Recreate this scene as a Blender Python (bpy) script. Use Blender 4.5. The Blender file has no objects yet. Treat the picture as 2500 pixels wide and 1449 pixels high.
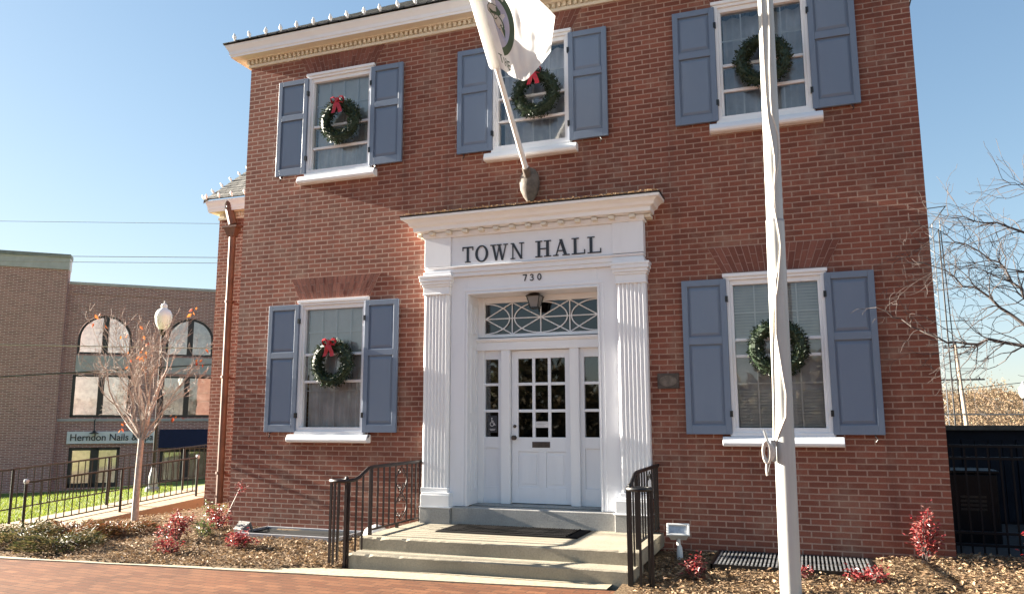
import bpy, bmesh, math, random
from mathutils import Vector, Matrix, Euler
import numpy as np
R = math.radians
S = bpy.context.scene
COL = S.collection

# ------------------------------------------------------------------ camera, sky, sun, exposure
CAM = (3.2534, -9.6327, 1.5267)
YAW, PITCH, ROLL, FPX = 0.3516, 0.1543, -0.0021, 1925.4
def make_camera():
    cd = bpy.data.cameras.new('camera'); co = bpy.data.objects.new('camera', cd); COL.objects.link(co)
    cy, sy, cp, sp = math.cos(YAW), math.sin(YAW), math.cos(PITCH), math.sin(PITCH)
    fw = Vector((-sy*cp, cy*cp, sp)); rt = Vector((cy, sy, 0)); up = rt.cross(fw)
    cr, sr = math.cos(ROLL), math.sin(ROLL)
    r2 = cr*rt + sr*up; u2 = -sr*rt + cr*up
    m = Matrix((r2, u2, -fw)).transposed().to_4x4(); m.translation = Vector(CAM)
    co.matrix_world = m
    cd.sensor_width = 36.0; cd.lens = 36.0*FPX/2500.0
    cd.clip_start = 0.05; cd.clip_end = 3000
    S.camera = co
make_camera()
SUN_EL, SUN_FRONT = R(18.1), R(-1.1)         # sun stands due left of the facade, a touch in front of its plane
w = bpy.data.worlds.new('World'); S.world = w; w.use_nodes = True
wn = w.node_tree; bg = wn.nodes['Background']
sky = wn.nodes.new('ShaderNodeTexSky'); sky.sky_type = 'NISHITA'; sky.sun_disc = False
sky.sun_elevation = SUN_EL; sky.sun_rotation = R(-90) + SUN_FRONT
sky.air_density = 1.0; sky.dust_density = 0.35; sky.ozone_density = 3.0
# soft shoulder on the bright haze round the sun: c / (1 + k c)
vm = wn.nodes.new('ShaderNodeVectorMath'); vm.operation = 'MULTIPLY_ADD'; vm.inputs[1].default_value = (0.165,)*3; vm.inputs[2].default_value = (1, 1, 1)
vd = wn.nodes.new('ShaderNodeVectorMath'); vd.operation = 'DIVIDE'
wn.links.new(sky.outputs['Color'], vm.inputs[0]); wn.links.new(sky.outputs['Color'], vd.inputs[0]); wn.links.new(vm.outputs[0], vd.inputs[1])
wn.links.new(vd.outputs[0], bg.inputs['Color']); bg.inputs['Strength'].default_value = 0.051
sd = bpy.data.lights.new('sun', 'SUN'); sd.energy = 5.0; sd.angle = R(0.5); sd.color = (1.0, 0.91, 0.78)
so = bpy.data.objects.new('sun', sd); COL.objects.link(so)
to_sun = Vector((-math.cos(SUN_EL)*math.cos(SUN_FRONT), math.cos(SUN_EL)*math.sin(SUN_FRONT), math.sin(SUN_EL)))
so.rotation_euler = to_sun.to_track_quat('Z', 'Y').to_euler(); so.location = (-20, -5, 15)
vs = S.view_settings; vs.view_transform = 'Standard'; vs.look = 'None'; vs.exposure = 2.8; vs.gamma = 1; vs.use_curve_mapping = False
S.cycles.max_bounces = 8; S.cycles.diffuse_bounces = 4; S.cycles.transparent_max_bounces = 12
S.cycles.use_denoising = True
S.cycles.sample_clamp_indirect = 6.0

# ------------------------------------------------------------------ materials
def srgb(r, g, b):
    f = lambda c: (c/255/12.92 if c/255 <= 0.04045 else ((c/255+0.055)/1.055)**2.4)
    return (f(r), f(g), f(b), 1)
class NT:
    def __init__(s, name):
        s.m = bpy.data.materials.new(name); s.m.use_nodes = True; s.t = s.m.node_tree
        s.p = s.t.nodes['Principled BSDF']; s.out = s.t.nodes['Material Output']
    def n(s, typ, **kw):
        nd = s.t.nodes.new(typ)
        for k, v in kw.items():
            if k.startswith('i_'): nd.inputs[k[2:].replace('_', ' ')].default_value = v
            else: setattr(nd, k, v)
        return nd
    def l(s, a, b): s.t.links.new(a, b)
    def math(s, op, a, b=None):
        nd = s.n('ShaderNodeMath', operation=op)
        for i, x in enumerate((a, b)):
            if x is None: continue
            if isinstance(x, (int, float)): nd.inputs[i].default_value = x
            else: s.l(x, nd.inputs[i])
        return nd.outputs[0]
    def mix(s, fac, a, b, blend='MIX'):
        nd = s.n('ShaderNodeMix', data_type='RGBA', blend_type=blend)
        for key, x in ((0, fac), (6, a), (7, b)):
            if isinstance(x, (int, float)): nd.inputs[key].default_value = x
            elif isinstance(x, tuple): nd.inputs[key].default_value = x if len(x) == 4 else (*x, 1)
            else: s.l(x, nd.inputs[key])
        return nd.outputs[2]
    def noise(s, scale, detail=4, rough=0.55, vec=None):
        nd = s.n('ShaderNodeTexNoise'); nd.inputs['Scale'].default_value = scale
        nd.inputs['Detail'].default_value = detail; nd.inputs['Roughness'].default_value = rough
        if vec is None: vec = s.obj()
        s.l(vec, nd.inputs['Vector']); return nd.outputs['Fac']
    def obj(s):
        if not hasattr(s, '_tc'): s._tc = s.n('ShaderNodeTexCoord')
        return s._tc.outputs['Object']
    def ramp(s, fac, *stops):
        nd = s.n('ShaderNodeValToRGB'); e = nd.color_ramp.elements
        while len(e) < len(stops): e.new(0.5)
        for i, (p, c) in enumerate(stops):
            e[i].position = p; e[i].color = c if len(c) == 4 else (*c, 1)
        s.l(fac, nd.inputs[0]); return nd.outputs[0]
    def bump(s, h, strength=0.4, dist=0.01):
        nd = s.n('ShaderNodeBump'); nd.inputs['Strength'].default_value = strength; nd.inputs['Distance'].default_value = dist
        s.l(h, nd.inputs['Height']); s.l(nd.outputs[0], s.p.inputs['Normal'])
    def set(s, col=None, rough=None, metal=None, spec=None):
        if col is not None:
            if isinstance(col, tuple): s.p.inputs['Base Color'].default_value = col if len(col) == 4 else (*col, 1)
            else: s.l(col, s.p.inputs['Base Color'])
        if rough is not None:
            if isinstance(rough, (int, float)): s.p.inputs['Roughness'].default_value = rough
            else: s.l(rough, s.p.inputs['Roughness'])
        if metal is not None: s.p.inputs['Metallic'].default_value = metal
        if spec is not None: s.p.inputs['Specular IOR Level'].default_value = spec
        return s.m
def plain(name, col, rough=0.6, metal=0.0, var=0.12, scale=6.0, bump=0.0, bscale=60):
    k = NT(name); n = k.noise(scale)
    a = tuple(c*(1-var) for c in col[:3]); b = tuple(min(1, c*(1+var)) for c in col[:3])
    k.set(k.ramp(n, (0.3, a), (0.7, b)), rough, metal)
    if bump: k.bump(k.noise(bscale, 3), 0.5, bump)
    return k.m
def brick_vec(k):
    g = k.n('ShaderNodeNewGeometry'); sx = k.n('ShaderNodeSeparateXYZ'); k.l(k.obj(), sx.inputs[0])
    sn = k.n('ShaderNodeSeparateXYZ'); k.l(g.outputs['Normal'], sn.inputs[0])
    ax = k.math('GREATER_THAN', k.math('ABSOLUTE', sn.outputs[0]), 0.6)
    mx = k.n('ShaderNodeMix', data_type='FLOAT'); k.l(ax, mx.inputs[0]); k.l(sx.outputs[0], mx.inputs[2]); k.l(sx.outputs[1], mx.inputs[3])
    cb = k.n('ShaderNodeCombineXYZ'); k.l(mx.outputs[0], cb.inputs[0]); k.l(sx.outputs[2], cb.inputs[1])
    return cb.outputs[0]
def brick_mat(name, c1, c2, mortar, msize=0.0085, bw=0.2032, rh=0.067, dark=None, bump=0.006, zoff=0.0, weather=True):
    k = NT(name); v = brick_vec(k)
    # wobble the coursing a little so that joints are not ruler straight
    nz = k.n('ShaderNodeTexNoise'); nz.inputs['Scale'].default_value = 9; k.l(k.obj(), nz.inputs['Vector'])
    sub = k.n('ShaderNodeVectorMath', operation='SUBTRACT'); k.l(nz.outputs['Color'], sub.inputs[0]); sub.inputs[1].default_value = (0.5, 0.5 + zoff, 0.5)
    sc = k.n('ShaderNodeVectorMath', operation='SCALE'); k.l(sub.outputs[0], sc.inputs[0]); sc.inputs['Scale'].default_value = 0.007
    ad = k.n('ShaderNodeVectorMath', operation='ADD'); k.l(v, ad.inputs[0]); k.l(sc.outputs[0], ad.inputs[1])
    def bt(a, b, m):
        t = k.n('ShaderNodeTexBrick'); t.inputs['Scale'].default_value = 1; t.inputs['Mortar Size'].default_value = msize
        t.inputs['Mortar Smooth'].default_value = 0.25; t.inputs['Brick Width'].default_value = bw; t.inputs['Row Height'].default_value = rh
        t.inputs['Bias'].default_value = -0.1
        t.inputs['Color1'].default_value = a; t.inputs['Color2'].default_value = b; t.inputs['Mortar'].default_value = m
        k.l(ad.outputs[0], t.inputs['Vector']); return t
    t = bt((*c1, 1), (*c2, 1), (*mortar, 1))
    rnd = bt((0, 0, 0, 1), (1, 1, 1, 1), (0.5, 0.5, 0.5, 1))
    colr = t.outputs['Color']
    if dark:   # the odd overburnt brick
        colr = k.mix(k.math('MULTIPLY', k.math('GREATER_THAN', rnd.outputs['Color'], 0.93), k.math('SUBTRACT', 1.0, t.outputs['Fac'])), colr, dark)
    fine = k.noise(70, 5, 0.7); big = k.noise(0.9, 5, 0.6)
    colr = k.mix(1.0, colr, k.ramp(fine, (0.25, (0.72, 0.72, 0.72)), (0.75, (1.22, 1.2, 1.18))), 'MULTIPLY')
    if weather:
        colr = k.mix(1.0, colr, k.ramp(big, (0.3, (0.84, 0.82, 0.82)), (0.7, (1.14, 1.12, 1.1))), 'MULTIPLY')
        # chalky bloom in patches
        pt = k.math('MULTIPLY', k.ramp(k.noise(2.3, 6, 0.7), (0.50, (0, 0, 0)), (0.74, (1, 1, 1))), 0.5)
        colr = k.mix(pt, colr, (0.36, 0.255, 0.19))
        # grime streaks running down
        mp = k.n('ShaderNodeMapping'); mp.inputs['Scale'].default_value = (4.5, 4.5, 0.35); k.l(k.obj(), mp.inputs[0])
        st = k.math('MULTIPLY', k.ramp(k.noise(1.0, 5, 0.6, mp.outputs[0]), (0.55, (0, 0, 0)), (0.72, (1, 1, 1))), 0.30)
        colr = k.mix(st, colr, (0.075, 0.045, 0.038))
    k.set(colr, 0.88, spec=0.25)
    h = k.math('ADD', k.math('MULTIPLY', k.math('SUBTRACT', 1.0, t.outputs['Fac']), 1.0), k.math('ADD', k.math('MULTIPLY', fine, 0.35), k.math('MULTIPLY', rnd.outputs['Color'], 0.25)))
    k.bump(h, 0.8, bump)
    return k.m
def glass_mat(name, ior=1.9, tint=(0.82, 0.88, 0.9)):
    k = NT(name); k.t.nodes.remove(k.p)
    tr = k.n('ShaderNodeBsdfTransparent'); tr.inputs[0].default_value = (*tint, 1)
    gl = k.n('ShaderNodeBsdfGlossy'); gl.inputs['Roughness'].default_value = 0.02; gl.inputs['Color'].default_value = (1, 1, 1, 1)
    fr = k.n('ShaderNodeFresnel'); fr.inputs['IOR'].default_value = ior
    nz = k.noise(2.2, 2); bp = k.n('ShaderNodeBump'); bp.inputs['Strength'].default_value = 0.025; bp.inputs['Distance'].default_value = 0.02
    k.l(nz, bp.inputs['Height']); k.l(bp.outputs[0], gl.inputs['Normal'])
    mx = k.n('ShaderNodeMixShader'); k.l(fr.outputs[0], mx.inputs[0]); k.l(tr.outputs[0], mx.inputs[1]); k.l(gl.outputs[0], mx.inputs[2])
    k.l(mx.outputs[0], k.out.inputs['Surface']); return k.m
def leaf_mat(name, cols, rough=0.5, trans=0.25):
    k = NT(name); g = k.n('ShaderNodeNewGeometry')
    n = len(cols); c = k.ramp(g.outputs['Random Per Island'], *[(i/(max(1, n-1)), cc) for i, cc in enumerate(cols)])
    k.set(c, rough); 
    if trans:
        tb = k.n('ShaderNodeBsdfTranslucent'); k.l(c, tb.inputs[0]); mx = k.n('ShaderNodeMixShader'); mx.inputs[0].default_value = trans
        k.l(k.p.outputs[0], mx.inputs[1]); k.l(tb.outputs[0], mx.inputs[2]); k.l(mx.outputs[0], k.out.inputs['Surface'])
    return k.m
M = {}
M['brick'] = brick_mat('red_brick', (0.265, 0.097, 0.065), (0.168, 0.060, 0.042), (0.38, 0.25, 0.195), dark=(0.06, 0.032, 0.03))
M['brown_brick'] = brick_mat('brown_brick', (0.40, 0.192, 0.162), (0.24, 0.113, 0.098), (0.56, 0.40, 0.36), msize=0.016, bump=0.003, weather=False, bw=0.24, rh=0.085)
def arch_mat():
    k = NT('arch_brick'); g = k.n('ShaderNodeNewGeometry'); f = k.noise(60, 5, 0.7)
    c = k.ramp(g.outputs['Random Per Island'], (0.0, (0.16, 0.060, 0.044)), (0.5, (0.205, 0.079, 0.056)), (1.0, (0.25, 0.10, 0.073)))
    k.set(k.mix(1.0, c, k.ramp(f, (0.25, (0.75, 0.75, 0.75)), (0.75, (1.2, 1.2, 1.2))), 'MULTIPLY'), 0.88, spec=0.25); k.bump(f, 0.5, 0.003); return k.m
M['arch_brick'] = arch_mat()
M['mortar'] = plain('mortar', (0.40, 0.27, 0.225), 0.9, var=0.15, scale=30, bump=0.002)
def paint_mat(name, col, dirt, rough=0.45, amount=0.14):
    k = NT(name)
    mp = k.n('ShaderNodeMapping'); mp.inputs['Scale'].default_value = (3, 3, 0.6); k.l(k.obj(), mp.inputs[0])
    d = k.ramp(k.noise(1.6, 7, 0.65, mp.outputs[0]), (0.52, (0, 0, 0)), (0.78, (1, 1, 1)))
    c = k.mix(k.math('MULTIPLY', d, amount), (*col, 1), (*dirt, 1))
    oi = k.n('ShaderNodeObjectInfo'); c = k.mix(1.0, c, k.ramp(oi.outputs['Random'], (0.0, (.92, .93, .95)), (1.0, (1.04, 1.03, 1.0))), 'MULTIPLY')
    k.set(c, k.ramp(k.noise(8), (0.3, (rough-.1,)*3), (0.7, (rough+.1,)*3)))
    k.bump(k.noise(35, 4), 0.25, 0.0015); return k.m
M['white'] = paint_mat('white_paint', (0.84, 0.85, 0.87), (0.60, 0.58, 0.54))
M['cream'] = paint_mat('cream_trim', (0.74, 0.68, 0.56), (0.55, 0.47, 0.35))  # cream tone for soffits, dentils and modillions
M['blue'] = paint_mat('blue_grey_paint', (0.160, 0.207, 0.285), (0.20, 0.24, 0.31), 0.5, 0.4)
M['blue_line'] = plain('blue_groove', (0.075, 0.09, 0.135), 0.6)
M['slate'] = brick_mat('roof_shingles', (0.17, 0.165, 0.15), (0.09, 0.09, 0.082), (0.03, 0.03, 0.03), msize=0.012, bw=0.18, rh=0.15, bump=0.015, weather=False)
M['glass'] = glass_mat('window_glass', 2.0, (0.94, 0.94, 0.94))
M['door_glass'] = glass_mat('door_glass', 1.7, (0.75, 0.75, 0.75))
M['dark'] = plain('dark_interior', (0.012, 0.012, 0.013), 0.9)  # near-black colour stands in for unlit rooms and dark pits
M['blind'] = plain('blind', (0.72, 0.72, 0.71), 0.7, var=0.06)
M['curtain'] = plain('curtain', (0.84, 0.83, 0.84), 0.9, var=0.2, scale=4)
M['grey_curtain'] = plain('grey_curtain', (0.62, 0.63, 0.68), 0.9, var=0.25, scale=3)
M['black_letter'] = plain('black_lettering', (0.022, 0.024, 0.032), 0.4)
M['iron'] = plain('black_iron', (0.007, 0.007, 0.007), 0.38, var=0.3, scale=25, bump=0.001)
M['rust_iron'] = plain('rusty_iron', (0.022, 0.011, 0.009), 0.5, var=0.5, scale=12, bump=0.001)
M['copper'] = plain('copper_pipe', (0.12, 0.062, 0.042), 0.6, 0.1, var=0.3, scale=4, bump=0.001)
def concrete_mat(name, col, lo=0.72):
    k = NT(name); n1 = k.noise(1.7, 8, 0.65); n2 = k.noise(55, 5, 0.7)
    c = k.mix(1.0, k.ramp(n1, (0.3, tuple(x*lo for x in col)), (0.68, col)), k.ramp(n2, (0.3, (0.8, 0.8, 0.8)), (0.7, (1.12, 1.12, 1.12))), 'MULTIPLY')
    st = k.ramp(k.noise(6, 6, 0.7), (0.62, (0, 0, 0)), (0.72, (1, 1, 1)))
    c = k.mix(k.math('MULTIPLY', st, 0.35), c, (0.10, 0.095, 0.085, 1))
    k.set(c, 0.9); k.bump(k.math('ADD', n2, k.math('MULTIPLY', n1, 0.6)), 0.55, 0.006); return k.m
M['concrete'] = concrete_mat('step_concrete', (0.36, 0.32, 0.245))
M['ramp'] = concrete_mat('ramp_concrete', (0.40, 0.315, 0.20), 0.85)
M['stone'] = concrete_mat('threshold_stone', (0.40, 0.39, 0.37), 0.7)
def paver_mat():
    k = NT('brick_pavers'); mp = k.n('ShaderNodeMapping'); mp.inputs['Rotation'].default_value = (0, 0, R(5.5)); k.l(k.obj(), mp.inputs[0])
    t = k.n('ShaderNodeTexBrick'); t.inputs['Scale'].default_value = 1; t.inputs['Brick Width'].default_value = 0.205; t.inputs['Row Height'].default_value = 0.103
    t.inputs['Mortar Size'].default_value = 0.006; t.inputs['Mortar Smooth'].default_value = 0.4
    t.inputs['Color1'].default_value = (0.185, 0.080, 0.040, 1); t.inputs['Color2'].default_value = (0.120, 0.047, 0.024, 1); t.inputs['Mortar'].default_value = (0.07, 0.042, 0.028, 1)
    k.l(mp.outputs[0], t.inputs['Vector'])
    n = k.noise(1.1, 6, 0.6); f = k.noise(60, 4, 0.7)
    c = k.mix(1.0, t.outputs['Color'], k.ramp(n, (0.3, (0.8, 0.82, 0.85)), (0.7, (1.2, 1.16, 1.1))), 'MULTIPLY')
    c = k.mix(1.0, c, k.ramp(f, (0.3, (0.85, 0.85, 0.85)), (0.7, (1.15, 1.15, 1.15))), 'MULTIPLY')
    k.set(c, 0.85); k.bump(k.math('ADD', k.math('SUBTRACT', 1.0, t.outputs['Fac']), k.math('MULTIPLY', f, 0.3)), 0.7, 0.006); return k.m
M['pavers'] = paver_mat()
def mulch_mat():
    k = NT('mulch'); n = k.noise(38, 6, 0.75); b = k.noise(1.5, 4)
    c = k.ramp(n, (0.30, (0.045, 0.03, 0.018)), (0.46, (0.15, 0.10, 0.058)), (0.60, (0.30, 0.21, 0.125)), (0.75, (0.42, 0.32, 0.20)))
    c = k.mix(1.0, c, k.ramp(b, (0.3, (0.75, 0.75, 0.75)), (0.7, (1.15, 1.15, 1.15))), 'MULTIPLY')
    k.set(c, 0.95); k.bump(n, 1.0, 0.03); return k.m
M['mulch'] = mulch_mat()
M['chips'] = leaf_mat('leaf_litter', [(0.09, 0.05, 0.03), (0.26, 0.16, 0.085), (0.40, 0.275, 0.155), (0.19, 0.115, 0.06), (0.50, 0.37, 0.23)], 0.8, 0.15)
def lawn_mat():
    k = NT('lawn'); c = k.ramp(k.noise(1.2, 7, 0.7), (0.3, (0.095, 0.14, 0.018)), (0.55, (0.16, 0.21, 0.028)), (0.72, (0.22, 0.24, 0.05)))
    k.set(c, 0.9); k.bump(k.noise(25, 5), 1.0, 0.06); return k.m
M['lawn'] = lawn_mat()
M['grass_blade'] = leaf_mat('grass_blade', [(0.09, 0.13, 0.018), (0.17, 0.22, 0.028), (0.25, 0.27, 0.055)], 0.6, 0.4)
M['earth'] = plain('earth', (0.12, 0.10, 0.07), 0.95, var=0.3, scale=0.6, bump=0.02, bscale=8)
M['asphalt'] = plain('asphalt', (0.05, 0.05, 0.05), 0.9, var=0.2, scale=20, bump=0.003)
M['red_leaf'] = leaf_mat('nandina_leaf', [(0.12, 0.012, 0.015), (0.30, 0.028, 0.032), (0.22, 0.018, 0.028), (0.40, 0.10, 0.08), (0.50, 0.30, 0.26)], 0.35, 0.3)  # palest pink tones stand in for highlights on the red leaves
M['green_leaf'] = leaf_mat('green_leaf', [(0.05, 0.08, 0.02), (0.13, 0.17, 0.05), (0.24, 0.27, 0.12)], 0.4, 0.25)
M['juniper'] = leaf_mat('juniper', [(0.035, 0.045, 0.018), (0.09, 0.10, 0.03), (0.20, 0.16, 0.07), (0.28, 0.20, 0.10)], 0.6, 0.2)
M['juniper_red'] = leaf_mat('bronzed_juniper', [(0.07, 0.07, 0.02), (0.20, 0.10, 0.035), (0.28, 0.10, 0.04), (0.14, 0.12, 0.04)], 0.6, 0.2)
M['fir'] = leaf_mat('fir_needles', [(0.008, 0.017, 0.010), (0.016, 0.034, 0.016), (0.028, 0.05, 0.022), (0.05, 0.07, 0.03)], 0.5, 0.15)
M['red_ribbon'] = plain('red_ribbon', (0.42, 0.012, 0.02), 0.35, var=0.25, scale=20)
M['bark'] = plain('pale_bark', (0.37, 0.315, 0.27), 0.85, var=0.3, scale=25, bump=0.003)
M['dark_bark'] = plain('grey_brown_bark', (0.085, 0.07, 0.064), 0.85, var=0.3, scale=25, bump=0.003)
M['orange_leaf'] = leaf_mat('dry_orange_leaf', [(0.45, 0.10, 0.03), (0.55, 0.20, 0.04), (0.40, 0.06, 0.03)], 0.6, 0.4)
def pole_mat():
    k = NT('pole_paint'); mp = k.n('ShaderNodeMapping'); mp.inputs['Scale'].default_value = (6, 6, 0.5); k.l(k.obj(), mp.inputs[0])
    n = k.noise(1.5, 7, 0.7, mp.outputs[0]); r = k.noise(9, 5, 0.7)
    c = k.ramp(n, (0.3, (0.40, 0.41, 0.385)), (0.6, (0.50, 0.51, 0.485)))
    c = k.mix(k.math('MULTIPLY', k.ramp(r, (0.64, (0, 0, 0)), (0.72, (1, 1, 1))), 0.4), c, (0.38, 0.35, 0.30))
    k.set(c, 0.45); k.bump(r, 0.3, 0.002); return k.m
M['pole'] = pole_mat()
M['rope'] = plain('white_rope', (0.66, 0.62, 0.54), 0.8, var=0.15, scale=60, bump=0.001)
M['steel'] = plain('grey_steel', (0.32, 0.33, 0.34), 0.4, 0.5, var=0.2, scale=10)
M['grey_metal'] = plain('grey_metal', (0.30, 0.30, 0.32), 0.5, 0.1, var=0.15)
M['bronze'] = plain('weathered_bronze', (0.075, 0.058, 0.048), 0.5, 0.3, var=0.35, scale=14, bump=0.002)
M['bracket'] = plain('weathered_bracket', (0.13, 0.105, 0.085), 0.75, var=0.4, scale=14, bump=0.004)
M['rubber'] = plain('rubber_mat', (0.006, 0.005, 0.005), 1.0, var=0.3, scale=8, bump=0.004, bscale=30)
M['bulb'] = plain('white_bulb', (0.85, 0.84, 0.80), 0.25, var=0.03)
M['wire'] = plain('wire', (0.05, 0.05, 0.05), 0.6)
M['pale_wire'] = plain('pale_wire', (0.36, 0.32, 0.27), 0.6)
M['globe'] = plain('white_globe', (0.86, 0.86, 0.82), 0.25, var=0.03)
M['black_paint'] = plain('black_paint', (0.006, 0.007, 0.010), 0.3, var=0.3)
M['navy'] = plain('navy_canvas', (0.006, 0.008, 0.032), 0.8, var=0.2)
M['pale_stone'] = plain('pale_stone', (0.42, 0.40, 0.38), 0.85, var=0.12, scale=3)
M['grey_coping'] = plain('grey_coping', (0.20, 0.205, 0.19), 0.8, var=0.2, scale=3)
M['sign_white'] = plain('sign_white', (0.70, 0.69, 0.68), 0.5, var=0.05)
M['bronze_frame'] = plain('dark_window_frame', (0.030, 0.026, 0.025), 0.45, var=0.2)
M['ngb_glass'] = glass_mat('office_glass', 2.6, (0.5, 0.55, 0.55))
M['fence_black'] = plain('fence_black', (0.006, 0.007, 0.010), 0.4, var=0.2)
M['screen'] = plain('dark_board', (0.008, 0.011, 0.019), 0.55, var=0.35, scale=3)
M['sunlit_cap'] = plain('sunlit_cap', (0.12, 0.105, 0.085), 0.9, var=0.3, scale=12, bump=0.004)
M['white_plastic'] = plain('white_plastic', (0.72, 0.72, 0.70), 0.4, var=0.06)
M['wood_pole'] = plain('wood_pole', (0.36, 0.29, 0.23), 0.9, var=0.2)
M['brown_trees'] = leaf_mat('bare_woods', [(0.20, 0.13, 0.08), (0.27, 0.185, 0.115), (0.33, 0.235, 0.145), (0.24, 0.18, 0.10)], 0.9, 0.2)
M['far_woods'] = leaf_mat('far_woods', [(0.05, 0.045, 0.03), (0.11, 0.09, 0.05), (0.16, 0.12, 0.07), (0.07, 0.08, 0.035)], 0.9, 0.2)
M['lattice'] = plain('galvanised_lattice', (0.42, 0.42, 0.42), 0.5, 0.2)
M['lens'] = plain('floodlight_lens', (0.40, 0.42, 0.44), 0.12, 0.3, var=0.3, scale=18)
M['frosted'] = plain('frosted_glass', (0.22, 0.22, 0.22), 0.35)
M['yellowed'] = plain('aged_hood', (0.16, 0.15, 0.14), 0.6, var=0.3)
M['litter_pale'] = plain('pale_gravel', (0.34, 0.29, 0.20), 0.9, var=0.25, scale=20, bump=0.004)

for _n in ('black_paint', 'screen', 'fence_black', 'dark', 'rubber', 'pavers', 'concrete', 'mulch'):
    M[_n].node_tree.nodes['Principled BSDF'].inputs['Specular IOR Level'].default_value = 0.15
# ------------------------------------------------------------------ mesh building helpers
class MB:
    def __init__(s): s.v = []; s.f = []
    def add(s, vs, fs):
        b = len(s.v); s.v.extend([tuple(p) for p in vs]); s.f.extend([tuple(b+i for i in q) for q in fs]); return s
    def box(s, x0, x1, y0, y1, z0, z1):
        return s.add([(x0,y0,z0),(x1,y0,z0),(x1,y1,z0),(x0,y1,z0),(x0,y0,z1),(x1,y0,z1),(x1,y1,z1),(x0,y1,z1)],
                     [(0,3,2,1),(4,5,6,7),(0,1,5,4),(1,2,6,5),(2,3,7,6),(3,0,4,7)])
    def prism(s, base, vec):
        n = len(base); v = Vector(vec)
        return s.add([Vector(p) for p in base]+[Vector(p)+v for p in base],
                     [tuple(range(n))[::-1], tuple(range(n, 2*n))]+[(i, (i+1) % n, n+(i+1) % n, n+i) for i in range(n)])
    def xprofile(s, prof, x0, x1): return s.prism([(x0, y, z) for y, z in prof], (x1-x0, 0, 0))
    def tube(s, pts, r, n=6, cap=True):
        pts = [Vector(p) for p in pts]; m = len(pts)
        if m < 2: return s
        rs = r if isinstance(r, (list, tuple)) else [r]*m
        ring = []; up = None
        for i, p in enumerate(pts):
            d = (pts[min(i+1, m-1)]-pts[max(i-1, 0)])
            if d.length < 1e-9: d = Vector((0, 0, 1))
            d.normalize()
            if up is None: up = Vector((0, 0, 1)) if abs(d.z) < 0.9 else Vector((1, 0, 0))
            a = d.cross(up)
            if a.length < 1e-6: a = d.orthogonal()
            a.normalize(); b = a.cross(d).normalized(); up = b
            ring.append([p + rs[i]*(math.cos(2*math.pi*k/n)*a + math.sin(2*math.pi*k/n)*b) for k in range(n)])
        fs = [(i*n+k, i*n+(k+1) % n, (i+1)*n+(k+1) % n, (i+1)*n+k) for i in range(m-1) for k in range(n)]
        if cap: fs += [tuple(range(n))[::-1], tuple((m-1)*n+k for k in range(n))]
        return s.add([q for rg in ring for q in rg], fs)
    def lathe(s, c, prof, n=16):
        c = Vector(c); m = len(prof)
        vs = [c+Vector((r*math.cos(2*math.pi*k/n), r*math.sin(2*math.pi*k/n), z)) for r, z in prof for k in range(n)]
        fs = [(i*n+k, i*n+(k+1) % n, (i+1)*n+(k+1) % n, (i+1)*n+k) for i in range(m-1) for k in range(n)]
        fs += [tuple(range(n))[::-1], tuple((m-1)*n+k for k in range(n))]
        return s.add(vs, fs)
    def leaf(s, p, d, nrm, L, W):
        d = Vector(d).normalized(); sd = d.cross(Vector(nrm))
        if sd.length < 1e-5: sd = d.orthogonal()
        sd.normalize(); p = Vector(p); up = sd.cross(d)*W*0.25
        return s.add([p, p+d*L*0.45+sd*W*0.5+up, p+d*L, p+d*L*0.45-sd*W*0.5+up], [(0, 1, 2), (0, 2, 3)])
    def build(s, name, mat, parent=None, smooth=False, bevel=0.0, recalc=True, seg=2):
        off = Vector((0, 0, 0)); q = parent
        while q is not None: off += q.location; q = q.parent
        me = bpy.data.meshes.new(name)
        me.from_pydata([tuple(Vector(p)-off) for p in s.v], [], s.f); me.update()
        if recalc:
            bm = bmesh.new(); bm.from_mesh(me); bmesh.ops.recalc_face_normals(bm, faces=bm.faces); bm.to_mesh(me); bm.free()
        me.materials.append(mat if not isinstance(mat, str) else M[mat])
        if smooth:
            for p in me.polygons: p.use_smooth = True
            try: me.set_sharp_from_angle(angle=R(38))
            except Exception: pass
        o = bpy.data.objects.new(name, me); COL.objects.link(o)
        if parent is not None: o.parent = parent
        if bevel:
            b = o.modifiers.new('bevel', 'BEVEL'); b.width = bevel; b.segments = seg; b.limit_method = 'ANGLE'; b.angle_limit = R(40)
        return o
def tag(o, label=None, cat=None, group=None, kind=None):
    if label: o['label'] = label
    if cat: o['category'] = cat
    if group: o['group'] = group
    if kind: o['kind'] = kind
    return o
def thing(name, label, cat, loc=(0, 0, 0), group=None):
    o = bpy.data.objects.new(name, None); COL.objects.link(o); o.location = loc; o.empty_display_size = 0.2
    return tag(o, label, cat, group)
def structure(name, mb, mat, **kw):
    o = mb.build(name, mat, None, **kw); o['kind'] = 'structure'; return o
def kids(o): return [c for c in bpy.data.objects if c.parent is o]
def copy_tree(o, parent=None):
    c = o.copy(); COL.objects.link(c); c.parent = parent
    for ch in kids(o): copy_tree(ch, c)
    return c
def clear_label(o):
    for k_ in ('label', 'group'):
        if k_ in o: del o[k_]
rng = random.Random(7)
U = rng.uniform
def lerp(a, b, t): return a+(b-a)*t
def sstep(t): t = max(0., min(1., t)); return t*t*(3-2*t)

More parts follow.
